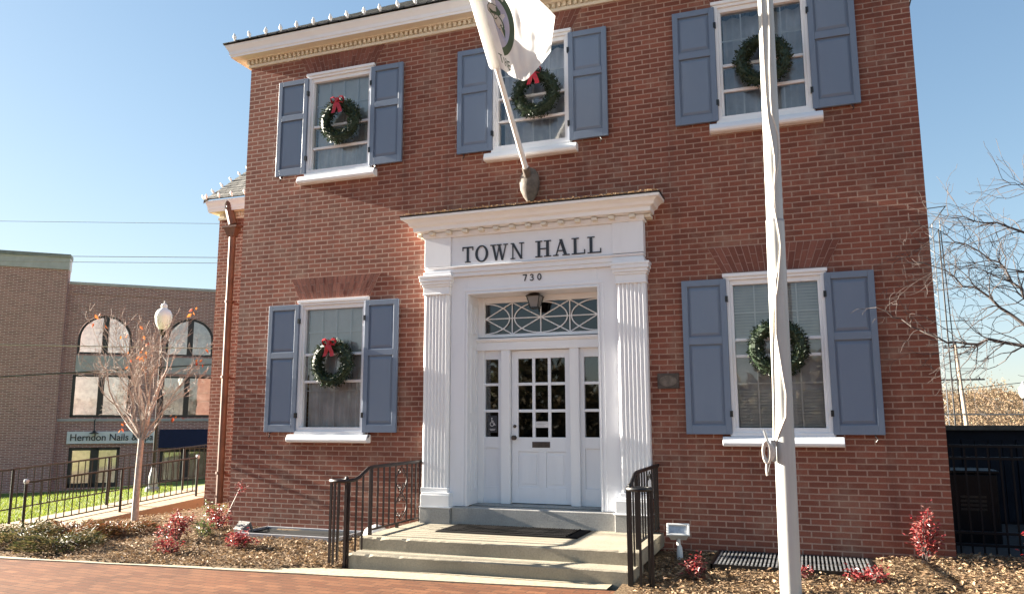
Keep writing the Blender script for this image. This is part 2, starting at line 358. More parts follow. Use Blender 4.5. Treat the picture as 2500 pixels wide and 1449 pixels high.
# ------------------------------------------------------------------ ground, pavement, planting beds, lawn, ramp
def interp(x, xs, ys): return float(np.interp(x, xs, ys))
def ground_z(x, y):
    z = interp(x, [-200, -32.5, -15.3, -10.4, -9.2, -6.6, 200], [-2.1, -2.05, -0.60, -0.34, -0.46, -0.13, -0.13])
    return lerp(-0.13, z, sstep((y+4.2)/1.6))
def bed_z(x, y):
    z = -0.06 + 0.07*sstep((y+2.2)/2.2) + (0.05*sstep((x-2.5)/2) if x > 0 else 0)
    z -= 0.33*sstep((-x-6.4)/2.6)
    return z + 0.012*math.sin(3.1*x+1.3*y)+0.010*math.sin(5.3*y-2.2*x)
def curb_y(x): return -2.12+0.096*x if x < 1.4 else -1.986-0.10*(x-1.4)
def grid(xs, ys, fz):
    m = MB(); nx = len(xs)
    m.v = [(x, y, fz(x, y)) for y in ys for x in xs]
    m.f = [(j*nx+i, j*nx+i+1, (j+1)*nx+i+1, (j+1)*nx+i) for j in range(len(ys)-1) for i in range(nx-1)]
    return m
gx = [-400, -200, -100, -60]+[-45+1.5*i for i in range(28)]+[-4, 0, 10, 30, 60, 120, 250, 500]
gy = [-200, -80, -30, -14, -6, -4.2, -3.8, -3.4, -3.0, -2.6, 0, 5, 10, 20, 40, 80, 160, 400, 900]
structure('ground', grid(gx, gy, ground_z), 'earth', smooth=True)
m = MB(); m.add([(-30, -16, -0.07), (30, -16, -0.07), (30, curb_y(30) if False else -2.9, -0.07), (8, -2.6, -0.07), (1.4, curb_y(1.4), -0.07), (-9, curb_y(-9), -0.07), (-30, -3.1, -0.07)], [tuple(range(7))])
structure('sidewalk', m, 'pavers', recalc=False)
# pale edging strip between pavers and beds, wider in front of the steps
m = MB(); pts = []
xs_ = [-9+0.4*i for i in range(27)]
rr = random.Random(3)
top = -0.058
for x in xs_:
    y0 = curb_y(x); wdt = 0.055 if x < -2.6 else lerp(0.055, 0.36, sstep((x+2.6)/1.0))
    pts.append((x, y0-0.02+rr.uniform(-.012, .012), y0+wdt+rr.uniform(-.03, .03)))
for (x0, a0, b0), (x1, a1, b1) in zip(pts, pts[1:]):
    m.add([(x0, a0, -0.14), (x1, a1, -0.14), (x1, b1, -0.14), (x0, b0, -0.14), (x0, a0, top), (x1, a1, top), (x1, b1, top), (x0, b0, top)],
          [(4, 5, 6, 7), (0, 1, 5, 4), (2, 3, 7, 6)])
structure('kerb_strip', m, 'litter_pale', recalc=False)
def bed(x0, x1, yb):
    xs = list(np.arange(x0, x1+1e-6, 0.13)); ny = 26
    m = MB(); nx = len(xs)
    for j in range(ny):
        for x in xs:
            ya = curb_y(x)+(0.03 if x < 1.4 else -0.5); y = lerp(ya, yb(x), j/(ny-1))
            m.v.append((x, y, bed_z(x, y) if j else -0.10))
    m.f = [(j*nx+i, j*nx+i+1, (j+1)*nx+i+1, (j+1)*nx+i) for j in range(ny-1) for i in range(nx-1)]
    return m
structure('planting_bed', bed(-9.0, -4.6, lambda x: 4.0), 'mulch', smooth=True, recalc=False)
structure('planting_bed', bed(-4.73, -1.5, lambda x: 0.02), 'mulch', smooth=True, recalc=False)
structure('planting_bed', bed(1.5, 9.5, lambda x: 0.02 if x < 4.6 else 0.62), 'mulch', smooth=True, recalc=False)
def chip_field(n, region, seed, L=(0.022, 0.07)):
    r = random.Random(seed); m = MB(); c = 0
    while c < n:
        p = region(r)
        if p is None: continue
        x, y = p; c += 1
        a = r.uniform(0, 6.28); t = r.uniform(-.5, .6)
        d = Vector((math.cos(a), math.sin(a), t)); nr = Vector((r.uniform(-.6, .6), r.uniform(-.6, .6), 1))
        ln = r.uniform(*L)
        m.leaf((x, y, bed_z(x, y)+r.uniform(0.0, 0.03)), d, nr, ln, ln*r.uniform(.3, .6))
    return m
def reg_left(r):
    x = r.uniform(-7.6, -1.64); y = r.uniform(-2.7, 2.9 if x < -4.7 else -0.03)
    if y < curb_y(x)+0.10+(0 if x < -2.2 else 0.2): return None
    if y > 0 and r.random() < 0.5: return None
    if -4.0 < x < -2.38 and -0.72 < y: return None
    return x, y
def reg_right(r):
    x = r.uniform(1.66, 6.6); y = r.uniform(-2.45, 0.45 if x > 4.7 else -0.03)
    if 2.2 < x < 3.88 and -0.98 < y < 0: return None
    if y < curb_y(x)-.35: return None
    return x, y
tag(chip_field(15000, reg_left, 1).build('leaf_litter', 'chips', recalc=False), 'dry leaf and bark litter covering the bed beside the steps and ramp', 'leaf litter', kind='stuff')
tag(chip_field(13000, reg_right, 2).build('leaf_litter', 'chips', recalc=False), 'dry leaf and bark litter covering the bed around the tall pole', 'leaf litter', kind='stuff')
# lawn beyond the ramp
lx = [-60, -50, -42]+[-36+1.5*i for i in range(17)]+[-10.5]
structure('lawn', grid(lx, [-3.2, -2.6, 0, 3, 6, 9, 12, 15, 18, 22, 26, 32, 44], lambda x, y: ground_z(x, y)+0.012), 'lawn', smooth=True, recalc=False)
m = MB(); r2 = random.Random(5)
for i in range(14000):
    d = 15+18*r2.random()**1.6; la = r2.uniform(-.70, -.42)
    x = CAM[0]+d*(-.3444+la*.9388); y = CAM[1]+d*(.9388+la*.3444)
    if x > -10.7: continue
    a = r2.uniform(0, 6.28)
    m.leaf((x, y, ground_z(x, y)+.005), (math.cos(a)*.5, math.sin(a)*.5, 1), (math.cos(a+1), math.sin(a+1), 0), r2.uniform(.05, .12), .02)
tag(m.build('grass', 'grass_blade', recalc=False), 'bright green grass on the lawn beyond the ramp', 'grass', kind='stuff')
# concrete ramp climbing away along the building's side
def ramp_z(y): return -0.372 if y < -0.55 else -0.318+0.0584*(y-0.37)
RX0, RX1 = -10.30, -8.82
m = MB(); ys = [-2.6, -0.55, 0.07, 2, 4, 6, 8, 14]
for a, b in zip(ys, ys[1:]):
    za, zb = ramp_z(a), ramp_z(b)
    m.add([(RX0, a, -1), (RX1, a, -1), (RX1, b, -1), (RX0, b, -1), (RX0, a, za), (RX1, a, za), (RX1, b, zb), (RX0, b, zb)], [(4, 5, 6, 7), (1, 2, 6, 5), (3, 0, 4, 7)])
structure('ramp', m, 'ramp', recalc=False)
# dark yard floor behind the right-hand fence
m = MB(); m.add([(4.7, .65, .02), (14, .65, .02), (14, 12, .0), (4.7, 12, .0)], [(0, 1, 2, 3)]); structure('yard', m, 'asphalt', recalc=False)

# ------------------------------------------------------------------ town hall
hall = thing('town_hall', 'two storey red brick building with blue grey shutters and a white columned doorway', 'building', (0, 0, -0.1))
WX = 4.66; D = 3.0; TOPZ = 7.05
def wall_grid(m, xr, zr, holes, y, rev):
    xs = sorted({xr[0], xr[1], *[h[0] for h in holes], *[h[1] for h in holes]}); zs = sorted({zr[0], zr[1], *[h[2] for h in holes], *[h[3] for h in holes]})
    for x0, x1 in zip(xs, xs[1:]):
        for z0, z1 in zip(zs, zs[1:]):
            cx, cz = (x0+x1)/2, (z0+z1)/2
            if any(h[0] < cx < h[1] and h[2] < cz < h[3] for h in holes): continue
            m.add([(x0, y, z0), (x1, y, z0), (x1, y, z1), (x0, y, z1)], [(0, 1, 2, 3)])
    for h in holes:
        a, b, c, d = h[:4]; e = y+rev
        m.add([(a, y, c), (a, e, c), (a, e, d), (a, y, d)], [(0, 1, 2, 3)]); m.add([(b, y, c), (b, y, d), (b, e, d), (b, e, c)], [(0, 1, 2, 3)])
        m.add([(a, y, d), (a, e, d), (b, e, d), (b, y, d)], [(0, 1, 2, 3)]); m.add([(a, y, c), (b, y, c), (b, e, c), (a, e, c)], [(0, 1, 2, 3)])
lower = [(-D, 1.30, 3.25), (D, 1.30, 3.25)]; upper = [(-D, 5.085, 6.73), (0, 5.085, 6.73), (D, 5.085, 6.73)]
holes = [(x-.56, x+.56, a, b) for x, a, b in lower+upper]+[(-.9, .9, -.6, 3.2)]
m = MB(); wall_grid(m, (-WX, WX), (-.6, TOPZ), holes, 0.0, 0.14)
for sx in (-WX, WX): m.add([(sx, 0, -.6), (sx, 0, TOPZ), (sx, 9, TOPZ), (sx, 9, -.6)], [(0, 1, 2, 3) if sx > 0 else (3, 2, 1, 0)])
m.add([(-WX, 9, -.6), (-WX, 9, TOPZ), (WX, 9, TOPZ), (WX, 9, -.6)], [(0, 1, 2, 3)])
wall = m.build('wall', 'brick', hall, recalc=False)
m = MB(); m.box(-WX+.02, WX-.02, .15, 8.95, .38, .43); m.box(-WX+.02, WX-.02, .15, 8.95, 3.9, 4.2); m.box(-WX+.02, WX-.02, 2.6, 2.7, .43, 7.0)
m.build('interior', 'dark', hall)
# side wing, set back
WG = -7.87; WY = 3.17; WTOP = 5.63
m = MB(); m.add([(WG, WY, -1), (-WX, WY, -1), (-WX, WY, WTOP), (WG, WY, WTOP)], [(0, 1, 2, 3)])
m.add([(WG, WY, -1), (WG, WY, WTOP), (WG, 8.5, WTOP), (WG, 8.5, -1)], [(0, 1, 2, 3)])
m.add([(WG, 8.5, -1), (WG, 8.5, WTOP), (-WX, 8.5, WTOP), (-WX, 8.5, -1)], [(0, 1, 2, 3)])
m.add([(WG-.0, WY, WTOP), (WG, 8.5, WTOP), (WG, 5.85, WTOP+2.5)], [(0, 1, 2)])
m.build('side_wing_wall', 'brick', hall, recalc=False)
# eaves: profile given as (outward, height)
EAVE = [(0.0, 7.015), (0.028, 7.015), (0.03, 7.055), (0.008, 7.06), (0.008, 7.125), (0.07, 7.128), (0.08, 7.14), (0.225, 7.133), (0.228, 7.165), (0.24, 7.17), (0.245, 7.215), (0.262, 7.25), (0.285, 7.285), (0.292, 7.32), (0.0, 7.34)]
def eave_ring(prof, x0, x1, y0, y1):
    m = MB(); n = len(prof); rings = []
    for o, z in prof: rings.append([(x0-o, y0-o, z), (x1+o, y0-o, z), (x1+o, y1+o, z), (x0-o, y1+o, z)])
    m.v = [p for rg in rings for p in rg]
    for i in range(n-1):
        for k in range(4): m.f.append((i*4+k, i*4+(k+1) % 4, (i+1)*4+(k+1) % 4, (i+1)*4+k))
    return m
cor = eave_ring(EAVE[7:], -WX, WX, 0, 9).build('cornice', 'white', hall)
eave_ring(EAVE[:8], -WX, WX, 0, 9).build('soffit', 'cream', hall)
m = MB(); nd = 122
for i in range(nd):
    x = lerp(-WX-.04, WX+.0, i/(nd-1)); m.box(x, x+.038, -.058, -.006, 7.062, 7.122)
for i in range(30): y = .0+.068*i; m.box(-WX-.058, -WX-.006, y, y+.038, 7.062, 7.122)
den = m.build('dentils', 'cream', hall); den['kind'] = 'stuff'
HIP = .67
def hip_roof(x0, x1, y0, y1, z, k):
    m = MB(); h = (y1-y0)/2; ym = (y0+y1)/2
    A = (x0, y0, z); B = (x1, y0, z); Cc = (x1, y1, z); Dd = (x0, y1, z); E_ = (x0+h, ym, z+h*k); F_ = (x1-h, ym, z+h*k)
    if x1-h < x0+h: E_ = F_ = ((x0+x1)/2, ym, z+h*k)
    m.add([A, B, F_, E_], [(0, 1, 2, 3)]); m.add([B, Cc, F_], [(0, 1, 2)]); m.add([Cc, Dd, E_, F_], [(0, 1, 2, 3)]); m.add([Dd, A, E_], [(0, 1, 2)])
    return m
def shingled(poly_fn, n, z0, k, thick=0.014):
    # courses of shingles as overlapping slabs up the slope
    m = MB()
    for i in range(n):
        a, b = poly_fn(i), poly_fn(i+1.15)
        up = Vector((0, 0, thick)); lo = Vector((0, 0, 0.001))
        A, B = Vector(a[0]), Vector(a[1]); Cc, Dd = Vector(b[1]), Vector(b[0])
        m.add([A+up, B+up, Cc+lo, Dd+lo, A, B], [(0, 1, 2, 3), (4, 5, 1, 0)])
    return m
rx0, rx1, ry0, rz0 = -WX-.315, WX+.315, -.315, 7.335
m = hip_roof(rx0, rx1, ry0, 9.315, rz0-.012, HIP)
stp = 0.115
def front_course(i): t = i*stp; return ((rx0+t, ry0+t, rz0+t*HIP), (rx1-t, ry0+t, rz0+t*HIP))
mm = shingled(front_course, 38, rz0, HIP)
m.add(mm.v, mm.f)
def side_course(i): t = i*stp; return ((rx0+t, 9.3-t, rz0+t*HIP), (rx0+t, ry0+t, rz0+t*HIP))
mm = shingled(side_course, 38, rz0, HIP); m.add(mm.v, mm.f)
m.build('roof', 'slate', hall, recalc=False)
# wing eave, gable roof
WE = [(o*.72, z-7.015+WTOP-.03) for o, z in EAVE]
WE = [(o, WTOP-.03+(z-WTOP+.03)*1.22) for o, z in WE]
m = MB(); n = len(WE)
def wing_eave(lo, hi, name, mat):
    m = MB(); prof = WE[lo:hi]
    for o, z in prof: m.v += [(-WX, WY-o, z), (WG-o, WY-o, z), (WG-o, WY+.35, z)]
    for i in range(len(prof)-1):
        for k in range(2): m.f.append((i*3+k, i*3+k+1, (i+1)*3+k+1, (i+1)*3+k))
    b = (len(prof)-1)*3
    return m.build(name, mat, hall)
wing_eave(7, n, 'wing_cornice', 'white'); wing_eave(0, 8, 'wing_soffit', 'cream')
m = MB()
for i in range(46): x = -WX-.068*i-.06; m.box(x, x+.042, WY-.045, WY-.013, WTOP+.03, WTOP+.09)
dn2 = m.build('wing_dentils', 'cream', hall); dn2['kind'] = 'stuff'
wz = WE[-2][1]+.012; wk = .79
def wing_course(i): t = i*stp; return ((WG-.23, WY-.24+t, wz+t*wk), (-WX, WY-.24+t, wz+t*wk))
mm = shingled(wing_course, 24, wz, wk); zr = wz+24*stp*wk; yr = WY-.24+24*stp
mm.add([(WG-.2, yr, zr), (-WX, yr, zr), (-WX, 8.7, wz), (WG-.2, 8.7, wz)], [(0, 1, 2, 3)])
mm.add([(WG-.23, WY-.24, wz-.01), (WG-.23, yr, zr-.01), (WG-.23, yr, zr-.1), (WG-.23, WY-.24, wz-.07)], [(0, 1, 2, 3)])
mm.build('wing_roof', 'slate', hall, recalc=False)
# downspout on the wing with a leader head, copper brown
m = MB(); px_, py_ = -7.47, WY-.075
m.tube([(px_-.06, WY-.13, WTOP+.30), (px_-.05, WY-.13, WTOP+.12), (px_+.02, WY-.10, WTOP-.17)], .085, 8)
m.box(px_-.17, px_+.19, WY-.20, WY-.005, WTOP-.25, WTOP-.21)
m.add([(px_-.14, WY-.18, WTOP-.25), (px_+.16, WY-.18, WTOP-.25), (px_+.16, WY-.01, WTOP-.25), (px_-.14, WY-.01, WTOP-.25),
       (px_-.07, WY-.14, WTOP-.42), (px_+.09, WY-.14, WTOP-.42), (px_+.09, WY-.02, WTOP-.42), (px_-.07, WY-.02, WTOP-.42)], [(0, 1, 5, 4), (1, 2, 6, 5), (2, 3, 7, 6), (3, 0, 4, 7), (4, 5, 6, 7)])
m.tube([(px_+.01, py_, WTOP-.4), (px_+.01, py_, 3.9), (px_+.02, py_, 1.9), (px_+.03, py_, -.5)], .068, 10)
for z in (3.85, 2.35, .5): m.lathe((px_+.012, py_, z), [(.068, 0), (.082, .005), (.082, .05), (.068, .055)], 10)
m.build('downspout', 'copper', hall, smooth=True)
# bronze plaque
m = MB(); m.box(1.60, 1.858, -.022, .01, 1.893, 2.077)
pq = m.build('plaque', 'bronze', hall, bevel=.006)
m = MB(); m.v = []; m.f = []
m.prism([(1.729+.10*math.cos(a)*1.05, -.0225, 1.985+.066*math.sin(a)) for a in [2*math.pi*i/20 for i in range(20)]], (0, -.006, 0))
m.build('plaque_medallion', 'bracket', pq, bevel=.002)

# ---- windows
def make_window(X, zb, zt, bars, kind):
    # kind: blind style
    f = MB(); s0 = zb-.13
    f.box(X-.585, X+.585, -.055, .10, zt+.095, zt+.137)           # head cap
    f.box(X-.572, X+.572, -.035, .10, zt+.058, zt+.095)
    for a, b, y in ((.545, .572, -.022), (.505, .545, -.034), (.473, .505, -.004)):
        top = zt+.058 if a > .5 else zt
        f.box(X-b, X-a, y, .11, s0+.04, top+.0); f.box(X+a, X+b, y, .11, s0+.04, top)
    f.box(X-.505, X+.505, -.006, .11, zt+.001, zt+.058)
    f.box(X-.535, X+.535, -.03, .11, zb-.055, zb); f.box(X-.56, X+.56, -.055, .11, zb-.098, zb-.055)
    for z in bars: f.box(X-.473, X+.473, .022, .062, z-.018, z+.018)
    w_ = f.build('window', 'white', hall, bevel=.003, seg=1)
    s = MB(); zs0 = zb-.212; zs1 = zb-.13+.032
    s.xprofile([(.05, zs0), (-.085, zs0), (-.108, zs0+.012), (-.118, zs0+.04), (-.108, zs0+.068), (-.085, zs1-.004), (.05, zs1)], X-.652, X+.652)
    s.build('sill', 'white', w_, bevel=.006)
    g = MB(); g.add([(X-.474, .05, zb), (X+.474, .05, zb), (X+.474, .05, zt), (X-.474, .05, zt)], [(0, 1, 2, 3)])
    g.build('pane', 'glass', w_, recalc=False)
    sm = MB(); meet = bars[0]
    for x in (-.2375, 0, .2375): sm.box(X+x-.008, X+x+.008, .085, .10, zb, zt)
    for z in ((zt+meet)/2, (zb+meet)/2+.0): sm.box(X-.474, X+.474, .087, .098, z-.008, z+.008)
    sm.box(X-.474, X+.474, .083, .12, meet-.022, meet+.012)
    sm.build('sash', 'white', w_)
    b = MB()
    if kind == 'venetian':
        for i in range(int((zt-zb)/.036)):
            z = zb+.01+i*.036
            if zb+.42 < z < zb+.98: continue
            b.add([(X-.47, .126, z), (X+.47, .126, z), (X+.47, .141, z+.03), (X-.47, .141, z+.03)], [(0, 1, 2, 3)])
        b.build('blind', 'blind', w_, recalc=False)
        b = MB(); b.add([(X-.5, .175, zb-.05), (X+.5, .175, zb-.05), (X+.5, .175, zt+.05), (X-.5, .175, zt+.05)], [(0, 1, 2, 3)]); b.build('shade', 'grey_curtain', w_, recalc=False)
    elif kind == 'shade':
        b.add([(X-.472, .124, bars[0]-.01), (X+.472, .124, bars[0]-.01), (X+.472, .124, zt+.01), (X-.472, .124, zt+.01)], [(0, 1, 2, 3)]); b.build('blind', 'blind', w_, recalc=False)
        b = MB(); nn = 60
        for i in range(nn+1):
            x = X-.47+.94*i/nn; y = .150+.018*math.sin(i*1.05); b.v += [(x, y, zb-.02), (x, y, bars[0]+.1)]
        b.f = [(2*i, 2*i+2, 2*i+3, 2*i+1) for i in range(nn)]
        b.build('curtain', 'curtain', w_, smooth=True, recalc=False)
    elif kind == 'curtain':
        nn = 60
        for i in range(nn+1):
            x = X-.47+.94*i/nn; y = .20+.022*math.sin(i*1.05)+.008*math.sin(i*2.7); b.v += [(x, y, zb-.02), (x, y, zt+.02)]
        b.f = [(2*i, 2*i+2, 2*i+3, 2*i+1) for i in range(nn)]
        b.build('curtain', 'curtain', w_, smooth=True, recalc=False)
    else:
        nn = 40
        for i in range(nn+1):
            x = X-.47+.94*i/nn; y = .24+.03*math.sin(i*.9); b.v += [(x, y, zb-.02), (x, y, zt+.02)]
        b.f = [(2*i, 2*i+2, 2*i+3, 2*i+1) for i in range(nn)]
        b.build('curtain', 'grey_curtain', w_, smooth=True, recalc=False)
    return w_
make_window(-D, 1.43, 3.108, (2.455, 2.07), 'shade')
make_window(D, 1.43, 3.108, (2.455, 2.262), 'venetian')
make_window(-D, 5.205, 6.59, (5.89, 5.55), 'shade')
make_window(0, 5.205, 6.59, (5.89, 5.565), 'dim')
make_window(D, 5.215, 6.59, (5.89, 5.559), 'dim')
# ---- shutters
def make_shutter(x0, x1, zb, zt):
    zm0, zm1 = zb+(zt-zb)*.575, zb+(zt-zb)*.575+.088
    m = MB(); yf, yb = -.066, -.026
    m.box(x0, x0+.068, yf, yb, zb, zt); m.box(x1-.068, x1, yf, yb, zb, zt)
    m.box(x0+.068, x1-.068, yf, yb, zt-.075, zt); m.box(x0+.068, x1-.068, yf, yb, zb, zb+.105); m.box(x0+.068, x1-.068, yf, yb, zm0, zm1)
    o = m.build('shutter', 'blue', hall, bevel=.004)
    p = MB()
    for a, b in ((zb+.105, zm0), (zm1, zt-.075)):
        p.box(x0+.066, x1-.066, -.040, -.030, a, b)
        A = [(x0+.068+.012, -.0405, a+.012), (x1-.068-.012, -.0405, a+.012), (x1-.068-.012, -.0405, b-.012), (x0+.068+.012, -.0405, b-.012)]
        B = [(x0+.11, -.056, a+.05), (x1-.11, -.056, a+.05), (x1-.11, -.056, b-.05), (x0+.11, -.056, b-.05)]
        p.add(A+B, [(4, 5, 6, 7), (0, 1, 5, 4), (1, 2, 6, 5), (2, 3, 7, 6), (3, 0, 4, 7)])
    for k_ in range(2):
        q = MB(); q.v = p.v[k_*16:k_*16+16]; q.f = [f for f in [tuple(i-k_*16 for i in ff) for ff in p.f] if min(f) >= 0 and max(f) < 16]; q.build('shutter_panel', 'blue', o)
    h = MB(); xo = x1-.10 if x0 > 0 or abs(x1) < abs(x0) and False else x0+.10
    h.tube([(xo, -.02, zb-.005), (xo, -.07, zb-.02), (xo+.02, -.08, zb-.05), (xo, -.075, zb-.08)], .007, 5)
    h.build('shutter_dog', 'iron', o)
    for z in (zb+.2, zt-.28):
        xi = x1 if abs(x1-round(x1/3)*3) < abs(x0-round(x0/3)*3) else x0
        h = MB(); h.box(xi-.016, xi+.016, -.072, -.028, z, z+.07); h.build('hinge', 'iron', o)
    return o
for X, zb, zt in ((-D, 1.36, 3.185), (D, 1.355, 3.183), (-D, 5.155, 6.655), (0, 5.15, 6.655), (D, 5.155, 6.655)):
    make_shutter(X-1.068, X-.545, zb, zt); make_shutter(X+.545, X+1.068, zb, zt)
# ---- flat brick arches
def make_arch(X, z0, z1, wb, wt, ncol=19):
    bk = MB(); bk.prism([(X-wb, .01, z0), (X+wb, .01, z0), (X+wt, .01, z1), (X-wt, .01, z1)], (0, -.0135, 0))
    a = bk.build('flat_arch', 'mortar', hall)
    m = MB(); g = .004
    def P(u, v): return (X+lerp(lerp(-wb, -wt, v), lerp(wb, wt, v), u), z0+(z1-z0)*v)
    for i in range(ncol):
        u0, u1 = i/ncol, (i+1)/ncol
        split = .66 if i % 2 == 0 else .33
        for v0, v1 in ((0, split), (split, 1)):
            a_, b_, c_, d_ = P(u0, v0), P(u1, v0), P(u1, v1), P(u0, v1)
            cx = (a_[0]+b_[0]+c_[0]+d_[0])/4
            q = [(a_[0]+g, a_[1]+g), (b_[0]-g, b_[1]+g), (c_[0]-g, c_[1]-g), (d_[0]+g, d_[1]-g)]
            m.prism([(x, -.0034, z) for x, z in q], (0, -.003-rng.random()*.0015, 0))
    m.build('arch_bricks', 'arch_brick', a)
for X in (-D, D): make_arch(X, 3.262, 3.58, .585, .745)
for X in (-D, 0, D): make_arch(X, 6.735, 7.012, .585, .73)

# ---- portico
port = MB()
for sx in (-1, 1):
    pass
def bx(m, sx, x0, x1, *a):
    if sx > 0: m.box(x0, x1, *a)
    else: m.box(-x1, -x0, *a)
m = MB()
m.box(-1.135, -.885, -.05, .02, .43, 3.424); m.box(.885, 1.135, -.05, .02, .43, 3.424)         # flat casing
m.box(-.885, .885, -.05, .02, 3.18, 3.424)
for a, b in ((.885, .905), (.925, .96)):
    for sx in (-1, 1): bx(m, sx, a, b, -.066 if a < .9 else -.06, -.0485, .43, 3.18+a-.885+.0)
m.box(-.905, .905, -.066, -.0485, 3.18, 3.2); m.box(-.96, .96, -.06, -.0486, 3.22, 3.255)
# architrave, frieze
m.box(-1.49, 1.49, -.10, .02, 3.425, 3.475); m.box(-1.49, 1.49, -.115, .02, 3.475, 3.53); m.xprofile([(.02, 3.53), (-.12, 3.53), (-.142, 3.545), (-.142, 3.56), (.02, 3.57)], -1.5, 1.5)
m.box(-1.11, 1.11, -.11, .02, 3.57, 3.965)
for sx in (-1, 1):
    bx(m, sx, 1.11, 1.50, -.135, .02, 3.5705, 3.965); bx(m, sx, 1.10, 1.505, -.152, .02, 3.452, 3.5)
m.xprofile([(.02, 3.965), (-.14, 3.965), (-.155, 3.985), (-.165, 4.035), (.02, 4.045)], -1.52, 1.52)
portico = m.build('portico', 'white', hall, bevel=.004, seg=1)
def ring_cornice(prof, X, z0=None):
    m = MB()
    for o, z in prof: m.v += [(-X-o, .01, z), (-X-o, -o-.10, z), (X+o, -o-.10, z), (X+o, .01, z)]
    for i in range(len(prof)-1):
        for k in range(3): m.f.append((i*4+k, i*4+k+1, (i+1)*4+k+1, (i+1)*4+k))
    return m
# cornice: bottom edge reaches y=-.26 at z 4.06, top tip y=-.40 at z 4.23
ring_cornice([(.04, 4.04), (.155, 4.055), (.16, 4.10), (.175, 4.115), (.20, 4.125), (.215, 4.16), (.25, 4.19), (.285, 4.20), (.29, 4.232), (.27, 4.24)], 1.46).build('portico_cornice', 'white', portico)
rf = ring_cornice([(.295, 4.238), (.30, 4.25), (.0, 4.33), (-.12, 4.34)], 1.46).build('portico_roof', 'slate', portico)
rm = MB(); r3 = random.Random(11)
for i in range(420):
    x = r3.uniform(-1.74, 1.74); y = -.40+abs(r3.gauss(0, .05)); a = r3.uniform(0, 6.28)
    rm.leaf((x, y, 4.246+r3.uniform(0, .02)+max(0, (y+.4)*.25)), (math.cos(a), math.sin(a), r3.uniform(-.1, .4)), (r3.uniform(-.5, .5), r3.uniform(-.5, .5), 1), r3.uniform(.02, .06), r3.uniform(.015, .03))
tag(rm.build('leaf_litter', 'chips', recalc=False), 'dead leaves caught along the top edge of the white doorway cornice', 'leaf litter', kind='stuff')
for x in (-1.36, -1.11, -.87, -.64, -.425, -.204, .017, .235, .46, .68, .90, 1.12, 1.38):
    m = MB(); m.box(x-.035, x+.035, -.235, -.15, 3.995, 4.037); m.build('modillion', 'cream', portico, bevel=.005, seg=1)
for sx in (-1, 1): 
    for y in (-.13, -.02): m = MB(); bx(m, sx, 1.525, 1.60, y-.035, y+.035, 3.995, 4.037); m.build('modillion', 'cream', portico, bevel=.005, seg=1)
def pilaster(sx):
    m = MB(); x0, x1 = 1.14, 1.508
    # fluted shaft drawn as a plan outline
    pts = [(x0, .02), (x0, -.085), (x0+.03, -.12)]
    nf = 6; wf = (x1-x0-.075)/nf
    xx = x0+.0375
    for i in range(nf):
        a = xx+i*wf
        pts += [(a+wf*.12, -.12), (a+wf*.22, -.105), (a+wf*.40, -.097), (a+wf*.60, -.097), (a+wf*.78, -.105), (a+wf*.88, -.12)]
    pts += [(x1-.03, -.12), (x1, -.10), (x1, .02)]
    base = [(sx*x, y, .66) for x, y in pts]
    m.prism(base, (0, 0, 3.19-.66))
    for (a, z0, z1) in ((.012, 3.19, 3.215), (.006, 3.215, 3.30), (.02, 3.30, 3.33), (.035, 3.33, 3.37), (.05, 3.37, 3.42), (.058, 3.42, 3.452)):
        bx(m, sx, x0-a, x1+a, -.12-a, .02, z0, z1)
    bx(m, sx, x0-.006, x1+.006, -.126, .02, .60, .66); bx(m, sx, x0-.045, x1-.01+.0, -.165, .02, .575, .60) if False else None
    bx(m, sx, x0-.055, x1-.015, -.172, .02, .425, .575); bx(m, sx, x0-.05, x1-.02, -.16, .02, .575, .60); bx(m, sx, x0-.075, x1+.005, -.185, .02, .41, .425)
    o = m.build('pilaster', 'white', portico, bevel=.004, seg=1)
    s = MB(); bx(s, sx, x0-.065, x1-.005, -.178, .02, .10, .409)
    s.build('stone_base', 'stone', o, bevel=.008)
for sx in (-1, 1): pilaster(sx)
# recess: ceiling, jamb linings with panels
m = MB()
for sx in (-1, 1):
    bx(m, sx, .885, .93, .0201, .42, .44, 3.24)
    for z0, z1 in ((2.66, 3.05), (1.62, 2.50), (.62, 1.5)):
        for (a0, a1, b0, b1) in ((.05, .075, z0, z1), (.20, .225, z0, z1), (.075, .20, z0, z0+.025), (.075, .20, z1-.025, z1)):
            bx(m, sx, .872, .8852, a0, a1, b0, b1)
m.box(-.885, .885, .0201, .42, 3.181, 3.24)
m.build('reveal', 'cream' if False else 'white', portico)
# threshold stone
m = MB(); m.box(-1.07, 1.07, -.13, .50, .10, .425); m.box(-.884, .884, .10, .50, .425, .445)
m.build('threshold', 'stone', portico, bevel=.012)
